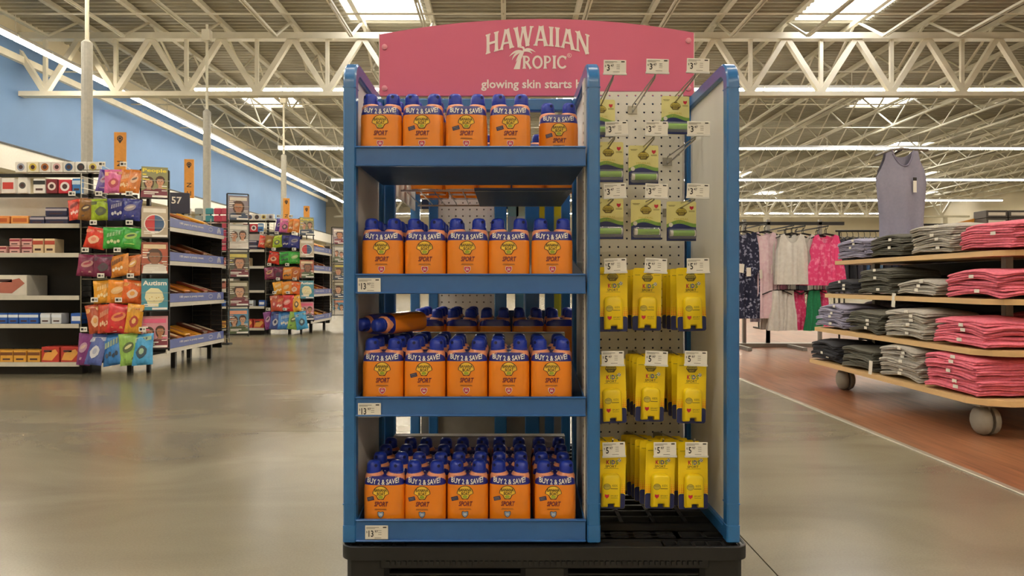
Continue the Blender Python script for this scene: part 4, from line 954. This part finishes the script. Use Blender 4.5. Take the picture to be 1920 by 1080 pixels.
        for i in range(9):
            for lv in range(2 if i % 3 else 3):
                c = cols[(i+lv*2+k) % 9]; y = 6.74+i*.142
                pb = MB().cbox(-.15, .15, -.058, .058, 0, .026, .008).box(.1502, .1506, -.04, .04, .006, .02, 1)
                if 'candy' not in boxcache:
                    boxcache['candy'] = MB().cbox(-.15, .15, -.058, .058, 0, .026, .008).mesh('wrapper', paper); boxcache['candyp'] = MB().box(-.1, .1, -.03, .03, .026, .0266).box(.1502, .1508, -.04, .04, .008, .018).mesh('wrapper_print', paper)
                t = thing('candy_bar', '%s candy bar, %s from the near end, layer %s, %s candy shelf, %s' % (cname(c), ORD[i], ['one', 'two', 'three'][lv], ['top', 'second', 'third', 'bottom'][k], S), 'candy bar',
                          V3(-3.225, y, z+.078+lv*.0275), (0, .32, rnd.uniform(-.04, .04)), 'candy bars on the side shelves')
                ob('wrapper', boxcache['candy'], t, mats=[cm(c, .3, 'gloss')]); ob('wrapper_print', boxcache['candyp'], t, mats=[cm(cols[(i+4) % 9] if i % 2 else '#d8c8a8', .3, 'gloss')])
    for y in (7.0, 7.85): gp('leg', MB().box(-3.16, -3.12, y-.02, y+.02, 0, .18), blackm)
    for y in (6.7, 7.95): gp('leg', MB().box(-3.42, -3.38, y-.02, y+.02, 0, .18), blackm)
checkout(0, 'nearest', 1)
checkout(4.95, 'farther', 2)

# lane signs: orange blades on posts
sgo = mat('sign_orange', '#e0983a', .45)
for i, (Y, num) in enumerate(((9.4, '10'), (11.45, '11'), (16.7, '12'), (18.4, '14'))):
    t = thing('lane_sign', 'tall orange lane sign marked N on a thin post, %s from the left' % ORD[i], 'lane sign', (-4.9-(.05 if i > 1 else 0), Y, 0), (0, 0, .15), 'orange lane signs')
    ob('post', MB().tube([(0, .012, 0), (0, .012, 2.15)], .012, 8).mesh('post', blackm), t)
    mb = MB().cbox(-.072, .072, 0, .02, 2.12, 2.72, .004); y = -.001
    mb.poly([(.036*math.cos(k*PI/8), 2.64+.036*math.sin(k*PI/8)) for k in range(-1, 10)]+[(0, 2.575)], (0, y, 0), mi=1)
    for k in range(6): mb.poly([(.02*math.cos(k*PI/3)+.006*math.cos(q*PI/3), 2.64+.02*math.sin(k*PI/3)+.006*math.sin(q*PI/3)) for q in range(6)], (0, y-.0006, 0), mi=0)
    mb.text('N', .07, (0, y, 2.32), (0, 0, 1), (-1, 0, 0), 1, .01) if i == 0 else mb.text('N', .07, (0, y, 2.32), (0, 0, -1), (1, 0, 0), 1, .01)
    mb.text(num, .07, (0, y, 2.19), mi=1, bold=.01)
    ob('blade', mb.mesh('blade', [sgo, ink]), t)
t = thing('register_sign', 'dark navy register sign reading 57 behind the magazine rack', 'sign', (-3.71, 8.5, 0), (0, 0, .35))
ob('panel', MB().cbox(-.16, .075, 0, .03, 1.6, 1.84, .005).text('57', .08, (-.065, -.001, 1.75), mi=1, bold=.02).mesh('panel', [mat('register_navy', '#2b2c40', .4), paper]), t)
ob('post', MB().tube([(0, .015, 0), (0, .015, 1.6)], .015, 8).mesh('post', blackm), t)
# goods glimpsed behind the candy shelves
for i, (px, c) in enumerate(((350, '#c8c4b8'), (372, '#9aa09c'), (392, '#3f8f98'), (408, '#c0405a'), (422, '#b8485c'))):
    p = P(px, 425, 9.6)
    t = thing('impulse_rack', '%s packet tower on a stand between the checkouts, %s from left' % (cname(c), ORD[i]), 'packet stand', (p.x, 9.6, 0), group='packet stands between checkouts')
    ob('stand', MB().tube([(0, .06, 0), (0, .06, 1.78)], .01, 6).box(-.05, .05, 0, .12, 0, .02).mesh('s', blackm), t)
    for k in range(6): ob('packet', MB().cbox(-.05, .05, 0, .04, 1.22+k*.095, 1.3+k*.095, .008).mesh('packet', cm(c, .4, 'gloss')), t)

# ================================================================== clothing department on the right
def wav(x, y, s): return math.sin(x*9+s)*math.sin(y*7+s*1.7)
def shirt_mesh(L, W, seed, t=.025):
    rnd = random.Random(seed); mb = MB(); rings = []
    base = []
    for cx, cy, a in ((W/2-.03, -L/2+.03, -PI/2), (W/2-.03, L/2-.03, 0), (-W/2+.03, L/2-.03, PI/2), (-W/2+.03, -L/2+.03, PI)):
        for k in range(4): base.append((cx+.03*math.cos(a+PI/6*k), cy+.03*math.sin(a+PI/6*k)))
    pts = []
    for i in range(len(base)):
        (x0, y0), (x1, y1) = base[i], base[(i+1) % len(base)]; d = math.hypot(x1-x0, y1-y0); n = max(1, int(d/.07))
        for k in range(n): pts.append((x0+(x1-x0)*k/n, y0+(y1-y0)*k/n))
    ph = rnd.uniform(0, 6)
    jit = [rnd.uniform(-.007, .007) for _ in pts]
    def dz(x, y): return -.014*(abs(2*x/W))**3-.02*(abs(2*y/L))**3+.006*wav(x*2, y*2, ph)
    for z, ins in ((0, .012), (.0025, .003), (.007, 0), (.0105, .002), (.0118, .012), (.0135, .003), (.018, .001), (.0225, .004), (t, .014)):
        r = []
        for (x, y), j in zip(pts, jit):
            k = 1-(ins+j*(1 if z < .012 else -1))/math.hypot(x, y); r.append((x*k, y*k, z+dz(x*k, y*k)))
        rings.append(r)
    mb.loft(rings, cap=False); n = len(pts)
    prev = rings[-1]; off = None
    for s in (.72, .4, .12):
        rg = [(x*s, y*s, t+.001+dz(x*s, y*s)) for x, y, _ in rings[-1]]; mb.loft([prev, rg], cap=(s == .12)); prev = rg
    return mb.mesh('cloth', paper, True)
SH = [shirt_mesh(.46, .34, k) for k in range(5)]
STK = MB().box(-.172, -.171, -.02, .02, .002, .02).mesh('size_sticker', paper)
fab = lambda c: mat('jersey_'+c[1:], c, .9, var=.12, scale=55, bump=.12)
TX0, TY0, TY1 = 2.42, 3.72, 5.9
tb = thing('display_table', 'four-tier birch display table on grey casters stacked with folded shirts', 'display table', (3.1, 4.8, 0))
def tp(name, mb, m, parent=tb, smooth=False): mb.xform(Matrix.Translation((-3.1, -4.8, 0))); return ob(name, mb.mesh(name, m, smooth), parent)
TIER = [(.205, 2.40), (.455, 2.44), (.717, 2.52), (.975, 2.60)]
for i, (z, x0) in enumerate(TIER):
    x1 = 6.2-x0; y0 = TY0+.03*i; r = .14
    pts = [(x0, y0+r), (x0+r*.4, y0+r*.32), (x0+r, y0), (x1-r, y0), (x1-r*.4, y0+r*.32), (x1, y0+r), (x1, TY1-.06), (x1-.06, TY1), (x0+.06, TY1), (x0, TY1-.06)]
    tp('tier', MB().loft([[(x, y, z-.03) for x, y in pts], [(x, y, z) for x, y in pts]]), birch)
for x in (2.78, 3.42):
    for y in (4.1, 5.55): tp('post', MB().box(x-.02, x+.02, y-.02, y+.02, .175, .97), greym)
tp('core_panel', MB().box(3.06, 3.14, 4.0, 5.7, .2, .94), shelfm)
for x, y in ((2.53, 3.9), (2.55, 5.55), (3.67, 3.9), (3.65, 5.55)):
    cb = MB()
    for s_ in (-1, 1): cb.tube([(x+s_*u_, y, .078) for u_ in (.008, .02, .04, .052, .06)], [.076, .078, .07, .052, .028], 18)
    c = tp('caster', cb, mat('caster_grey', '#8d877b', .5), smooth=True)
    tp('fork', MB().box(x-.006, x+.006, y-.03, y+.03, .07, .165).box(x-.08, x+.08, y-.08, y+.08, .16, .176), greym, c)
PINK, GREY, OLV, BLK, LAV, CHA = '#d66a7c', '#a8a298', '#56544a', '#2b2b31', '#918ea4', '#504e4a'
stacks = [  # tier, columns far to near: (colour, count) for the outer row, then the inner row
    (0, [(BLK, 5), (OLV, 5), (GREY, 7), (PINK, 7)], [(BLK, 6), (OLV, 5), (GREY, 6), (PINK, 7)]),
    (1, [(LAV, 6), (OLV, 5), (GREY, 6), (PINK, 5)], [(LAV, 7), (CHA, 3), (CHA, 5), (PINK, 6)]),
    (2, [(BLK, 3), (OLV, 6), (GREY, 3), (PINK, 5)], [(BLK, 5), (BLK, 4), (BLK, 5), (PINK, 5)]),
    (3, [(LAV, 5), (OLV, 5), (GREY, 6), (PINK, 5)], [(LAV, 5), (OLV, 4), (GREY, 5), (PINK, 6)])]
cnm = {PINK: 'coral pink', GREY: 'grey', OLV: 'dark olive', BLK: 'black', LAV: 'lavender grey', CHA: 'charcoal'}
tn = ['bottom', 'third', 'second', 'top']
sr = random.Random(3)
for ti, outer, inner in stacks:
    z, x0 = TIER[ti]
    for rowi, (xc, cols) in enumerate(((x0+.19, outer), (x0+.56, inner))):
        if ti == 3 and rowi: xc -= .02
        for ci, (c, n) in enumerate(cols):
            yc = TY1-.27-ci*.53
            for k in range(n):
                me = SH[sr.randrange(5)]
                t = thing('folded_shirt', '%s folded shirt, %s from bottom, %s pile from far end, %s row, %s tier' % (cnm[c], ORD[k], ORD[ci], 'aisle' if rowi == 0 else 'inner', tn[ti]), 'folded shirt',
                          (xc+sr.uniform(-.01, .012), yc+sr.uniform(-.012, .012), z+.034+k*.0262), (0, 0, sr.uniform(-.06, .06)), 'folded shirts on the display table')
                ob('cloth', me, t, mats=[fab(c)])
                if rowi == 0 and sr.random() < .6: ob('size_sticker', STK, t, (-.002, -.06+sr.uniform(-.03, .05), -.004))
for k, c in enumerate(('#3c56a8', '#3850a0', '#d8d4c4', '#dcd8c8')):
    t = thing('folded_shirt', '%s folded shirt %s on the inner near end of the top tier' % ('blue' if k < 2 else 'cream', ['underneath', 'second up', 'third up', 'uppermost'][k]), 'folded shirt', (3.42, 4.3, TIER[3][0]+.03+k*.027), (0, 0, .05), 'folded shirts on the display table')
    ob('cloth', SH[k], t, mats=[fab(c)])
for i, (px, py, Y) in enumerate(((1674, 560, 4.8), (1649, 697, 4.86))):
    p = P(px, py, Y)
    tag(ob('hang_tag', MB().cbox(-.014, .014, 0, .0015, -.045, .045, .0005).mesh('tag', paper), None, (TIER[2 if i == 0 else 0][1]-.003, p.y, .69 if i == 0 else .245), (0, .08, -1.2)), 'white paper tag %s' % ('hanging from the second tier edge' if i == 0 else 'standing on the bottom tier edge beside the grey pile'), 'paper tag')

# garments: pleated double-walled cloth
def garment(name, prof, pleats, depth, seed, neck=0):
    """prof: list of (z, half width); cloth as a closed flattened pleated tube"""
    rnd = random.Random(seed); ph = rnd.uniform(0, 6); n = 56; rings = []
    for z, hw in prof:
        r = []
        for k in range(n):
            a = 2*PI*k/n; x = hw*math.cos(a); s = math.sin(a)
            amp = depth*(.35+.65*min(1, (prof[0][0]-z)/.35))
            y = s*depth*.9+amp*.75*math.sin(pleats*x/hw+ph+z*1.5)*(1 if abs(s) > .15 else .3)+amp*.35*math.sin(pleats*2.3*x/hw+ph*2-z*3)
            zz = z
            if z > prof[0][0]-.02 and neck: zz = z-neck*max(0, 1-(x/(hw*.5))**2)
            r.append((x+.004*math.sin(z*20+ph), y, zz))
        rings.append(r)
    return MB().loft(rings[::-1]).mesh(name, paper, True)
def strappy(L, w0, w1, neck, amp, fr, ph, strap=.62, waist=0):
    mb = MB(); nu, nt = 30, 16
    for sd in (-1, 1):
        v = []
        for j in range(nt+1):
            for i in range(nu+1):
                u = i/nu*2-1; a_ = abs(u); nk = neck if sd < 0 else neck*.4
                zt = -nk*(1-(a_/.5)**2.4)-.01 if a_ < .5 else (-.02*(a_-.5)/.3 if a_ < .8 else -.02-.17*((a_-.8)/.2)**.7)
                z = zt+(-L-zt)*j/nt; t_ = min(1, -z/(L*.6)); hw = w0+(w1-w0)*min(1, -z/L)
                if waist: hw *= 1-waist*math.exp(-((-z-L*.48)/.06)**2); 
                y = sd*(.012+.03*t_*(1-a_**2.2))+amp*t_*(math.sin(u*fr+ph+z*2)+.5*math.sin(u*fr*2.2+ph*2-z*3))*(1-a_**6)
                v.append((u*hw, 0 if a_ > .99 else y, z))
        mb.add(v, [(j*(nu+1)+i, j*(nu+1)+i+1, (j+1)*(nu+1)+i+1, (j+1)*(nu+1)+i) for j in range(nt) for i in range(nu)])
    return mb.mesh('cloth', paper, True)
TOP1 = [strappy(.58, .165, .19+.02*k, .1, .016, 7+k, k*2, waist=.14 if k else 0) for k in range(3)]
LONG = [strappy(1.0, .15, .18, .09, .018, 7+k, 3+k) for k in range(2)]
PANT = [garment('bottom', [(0, .06), (-.03, .065), (-.12, .075), (-.28, .09), (-.42, .105), (-.46, .11)], 4, .035, 20+k) for k in range(2)]
HANG = MB().tube([(0, 0, .0), (0, 0, .05), (.015, 0, .065), (.01, 0, .085), (-.012, 0, .08)], .004, 6).tube([(-.17, 0, -.05), (-.08, 0, -.012), (0, 0, .003), (.08, 0, -.012), (.17, 0, -.05)], .007, 6).mesh('hanger', blackm, True)
def speck(c, c2): return mat('floral_'+c[1:]+c2[1:], c, .9, col2=c2, scale=26, detail=1)
gar_n = [0]
def hung(loc, me, m, label, cat, rot=0, group='garments on the hanging rack'):
    t = thing('hanging_garment', label, cat, loc, (0, 0, rot), group)
    ob('hanger', HANG, t); ob('cloth', me, t, (0, 0, -.005), mats=[m])
    return t
rk2 = thing('garment_rack', 'black two-level garment rack with pale posts beyond the concrete aisle', 'garment rack', (3.4, 9.0, 0))
def rp(name, mb, m): mb.xform(Matrix.Translation((-3.4, -9.0, 0))); return ob(name, mb.mesh(name, m), rk2)
for x, z1 in ((3.0, 1.6), (3.3, 1.3), (3.95, 1.6), (3.3, 1.6)): rp('post', MB().box(x-.02, x+.02, 9.28, 9.32, 0.03, z1), greym)
rp('base', MB().box(2.6, 4.2, 9.2, 9.4, 0.003, .05).box(2.85, 2.9, 8.7, 9.3, .003, .04).box(3.5, 3.55, 8.7, 9.3, .003, .04), greym)
for z in (1.55, .8): rp('cross_rail', MB().box(2.6, 4.25, 9.28, 9.32, z-.02, z+.02), blackm)
for x, z, y0 in ((2.76, 1.485, 8.45), (3.0, 1.485, 8.5), (3.12, 1.42, 8.8), (3.26, 1.455, 8.37), (3.42, 1.455, 8.45), (3.64, 1.445, 8.35), (3.12, .8, 8.45), (3.26, .8, 8.5), (3.4, .8, 8.5), (3.54, .8, 8.45), (3.68, .8, 8.5)):
    rp('faceout_arm', MB().bar((x, y0, z), (x, 9.3, z), .014), blackm)
nf = mat('navy_floral', '#20233c', .9, col2='#8a8ea6', scale=32, detail=1, ramp=(.56, .64)); pf = speck('#d8b8c4', '#e2ccd2'); wf = speck('#cfccc6', '#dad8d2'); hp = mat('pink_floral', '#e0447c', .9, col2='#ec86a8', scale=24, detail=2, ramp=(.5, .66))
spec = [(2.76, 8.5, 1.4, LONG[0], nf, 'navy floral long garment', 3, .07), (3.0, 8.55, 1.4, LONG[1], pf, 'pale pink long garment', 3, .08), (3.26, 8.42, 1.37, TOP1[0], wf, 'pale grey top', 5, .07),
        (3.42, 8.5, 1.37, TOP1[1], wf, 'white tie-front top', 4, .08), (3.64, 8.4, 1.36, TOP1[2], hp, 'hot pink top', 5, .08),
        (3.12, 8.5, .72, PANT[0], wf, 'white wide trousers', 3, .1), (3.26, 8.55, .72, PANT[1], wf, 'white trousers next to the pink ones', 3, .1), (3.4, 8.6, .72, PANT[1], hp, 'hot pink trousers', 3, .1), (3.68, 8.6, .72, PANT[0], hp, 'hot pink patterned trousers', 3, .1)]
for x, y, z, me, m, nm, n, step in spec:
    for k in range(n):
        hung((x+.02*math.sin(k*2.1), y+k*step, z), me, m, '%s on the rack, %s' % (nm, 'frontmost' if k == 0 else '%s from the front' % ORD[k]), 'trousers' if 'trous' in nm else 'garment', rot=.15*math.sin(k*1.7+x))
hung((3.54, 8.5, .72), PANT[1], fab('#1f7a50'), 'single green pair of trousers hanging below the tops', 'trousers')
hung((3.12, 8.9, 1.34), LONG[0], fab('#a39ca6'), 'lilac grey long garment behind the pale pink ones', 'garment')
for i, (px, py) in enumerate(((1390, 503), (1404, 510), (1427, 514), (1447, 505))):
    p = P(px, py, 8.42); tag(ob('hang_tag', MB().cbox(-.035, .035, 0, .002, -.05, .05, .0008).mesh('tag', paper), None, p, (0, .1-.13*i, .2+.3*i)), 'white paper tag on the navy and pale pink garments, %s from left' % ORD[i], 'paper tag', 'garment paper tags')
# tank top on its own stand above the table
def tank():
    mb = MB(); nu, nt = 28, 18; rows = {}
    def hw(z): return .18 if z > -.08 else (.18+.045*math.sin(min(1, (-z-.08)/.16)*PI/2) if z > -.24 else .225-.03*min(1, (-z-.24)/.3))
    for sd in (-1, 1):
        v = []
        for j in range(nt+1):
            for i in range(nu+1):
                u = i/nu*2-1; a_ = abs(u); nk = .125 if sd < 0 else .05
                zt = -nk*(1-(a_/.58)**2.4) if a_ < .58 else (0 if a_ < .82 else -.22*((a_-.82)/.18)**.7)
                z = zt+(-.69-zt)*j/nt; t_ = min(1, -z/.3)
                y = sd*(.012+.04*t_*(1-a_**2.2))+.012*t_*math.sin(u*7+z*3)*(1-a_**6)
                if a_ > .99: y = .0
                v.append((u*hw(z), y, z))
        f = [(j*(nu+1)+i, j*(nu+1)+i+1, (j+1)*(nu+1)+i+1, (j+1)*(nu+1)+i) for j in range(nt) for i in range(nu)]
        mb.add(v, f)
    return mb.mesh('tank', paper, True)
t = thing('tank_top', 'lavender grey tank top hanging from a rod above the display table', 'tank top', (3.07, 5.74, 1.83), (0, 0, .2))
ob('cloth', tank(), t, mats=[mat('tank_lavender', '#868496', .85, var=.05, scale=50, bump=.05)])
ob('neck_band', MB().tube([(.097*(k/8-1), -.014-.04*min(1, .125*(1-abs(k/8-1)**2.4)/.3)*(1-(.58*abs(k/8-1))**2.2)-.002, -.125*(1-abs(k/8-1)**2.4)) for k in range(17)], .006, 6).mesh('b', mat('tank_trim', '#7d798e', .85)), t)
ob('price_label', MB().box(.06, .09, -.056, -.054, -.33, -.24).box(.06, .09, -.057, -.054, -.24, -.215, 1).mesh('l', [paper, ink]), t)
t = thing('sign_stand', 'dark garment stand rising from the far end of the table', 'stand', (3.07, 5.74, TIER[3][0]))
ob('post', MB().tube([(0, .135, .001), (0, .135, .84), (0, 0, .862)], .012, 8).mesh('p', blackm, True), t)
ob('cross_bar', MB().tube([(-.24, -.075, .8), (-.1, -.03, .855), (0, 0, .868), (.1, .03, .868), (.25, .075, .872)], .01, 8).mesh('p', greym, True), t)
# dark racks and piles behind the table
for q, (X0, X1, Y, z) in enumerate(((4.55, 5.6, 10.2, 1.52), (5.2, 7.4, 9.6, 1.56), (8.0, 10.4, 12.3, 1.55), (4.4, 6.0, 13.0, 1.55))):
    r = thing('garment_rack', 'dark round-rail garment rack %s' % ['right behind the pink tops', 'directly behind the display table', 'at the far right behind the table', 'farther back behind the pink tops'][q], 'garment rack', ((X0+X1)/2, Y, 0))
    hx_ = (X1-X0)/2
    ob('rail', MB().tube([(-hx_, 0, z), (hx_, 0, z)], .014, 8).mesh('r', blackm), r)
    for s in (-1, 1): ob('post', MB().tube([(s*(hx_-.05), 0, 0.02), (s*(hx_-.05), 0, z)], .014, 8).box(s*(hx_-.05)-.02, s*(hx_-.05)+.02, -.25, .25, 0.003, .025).mesh('p', blackm), r)
    pal_ = ['#2a2c34', '#33363e', '#3a5a80', '#22242a', '#2c3040', '#8a8478', '#40404a', '#26282e', '#5a7898', '#303036']
    n = int((X1-X0)/.085)
    for k in range(n):
        c = pal_[(k*3+q*2) % 10]
        hung((X0+.08+k*.085*(X1-X0-.1)/((n)*.085), Y, z-.085), TOP1[k % 3], fab(c), '%s garment hanging sideways, %s from left on the %s rack' % (cname(c), ORD[k], ['pink tops side', 'behind-table', 'far right', 'farther back'][q]), 'garment', PI/2+.2*math.sin(k), 'dark garments on the back racks')
for k in range(3):
    hung((3.95+k*.17, 6.9, 1.02), TOP1[k % 3], fab('#a8bcdc'), 'light blue top hanging low behind the table, %s from left' % ORD[k], 'garment', .2, 'light blue tops behind the table')
t = thing('garment_rail', 'short black rail holding light blue tops behind the table', 'garment rack', (4.1, 6.9, 0))
ob('rail', MB().tube([(-.35, 0, 1.1), (.4, 0, 1.1)], .012, 8).mesh('r', blackm), t)
for s in (-.33, .38): ob('post', MB().tube([(s, 0, 0), (s, 0, 1.1)], .012, 8).box(s-.02, s+.02, -.2, .2, .003, .02).mesh('p', blackm), t)
# shoe boxes on a high shelf
t = thing('shoe_shelf', 'dark shelf stacked with shoe boxes at the right edge', 'shelf', (8.4, 11.0, 0))
for z in (.3, .8, 1.3, 1.66): ob('shelf', MB().box(-1.3, 1.9, 0, .4, z-.03, z).mesh('s', shelfm), t)
for x in (-1.3, .3, 1.86): ob('post', MB().box(x, x+.04, .36, .4, 0, 1.7).mesh('s', shelfm), t)
for k in range(8):
    pbox('shoe_box', (7.32+(k % 4)*.34, 11.02, 1.662+(k//4)*.115), .32, .3, .11, '#4a443e', '#d8d0c0', 'dark shoe box with white label, %s from left, %s layer on the high shelf' % (ORD[k % 4], 'lower' if k < 4 else 'upper'), 'shoe box', 'shoe boxes', 0)
tag(ob('orange_sign', MB().prism([(-.35, 0), (.3, 0), (.3, .16)], (0, 0, 0), (1, 0, 0), (0, 0, 1), (0, .02, 0)).mesh('s', sgo), None, (7.0, 11.3, 1.663)), 'slanted orange sign beside the shoe boxes', 'sign')
# low racks across the far floor
for q, (X, Y, w_, c) in enumerate(((9.5, 18, 3, '#5a5660'), (15, 21, 4, '#4a4c58'), (11, 26, 5, '#77706a'), (20, 30, 6, '#5c5a60'), (6, 30, 5, '#6a645e'), (-1.5, 30, 3, '#5a5450'), (5.2, 20, 1.6, '#4c4850'))):
    r = thing('garment_rack', 'distant low garment rack seen past the table, %s nearest' % ORD[q], 'garment rack', (X, Y, 0), group='distant garment racks')
    ob('rail', MB().tube([(-w_/2, 0, 1.5), (w_/2, 0, 1.5)], .02, 6).mesh('r', blackm), r)
    for s in (-1, 1): ob('post', MB().tube([(s*w_/2, 0, 0), (s*w_/2, 0, 1.5)], .02, 6).mesh('p', blackm), r)
    for k in range(int(w_/.34)):
        o = ob('garment', TOP1[k % 3], r, (-w_/2+.2+k*.34, 0, 1.44), mats=[fab([c, '#2e3038', '#8c8680', '#6a3a4a'][k % 4])]); o.scale = (1, 1, 1.6)
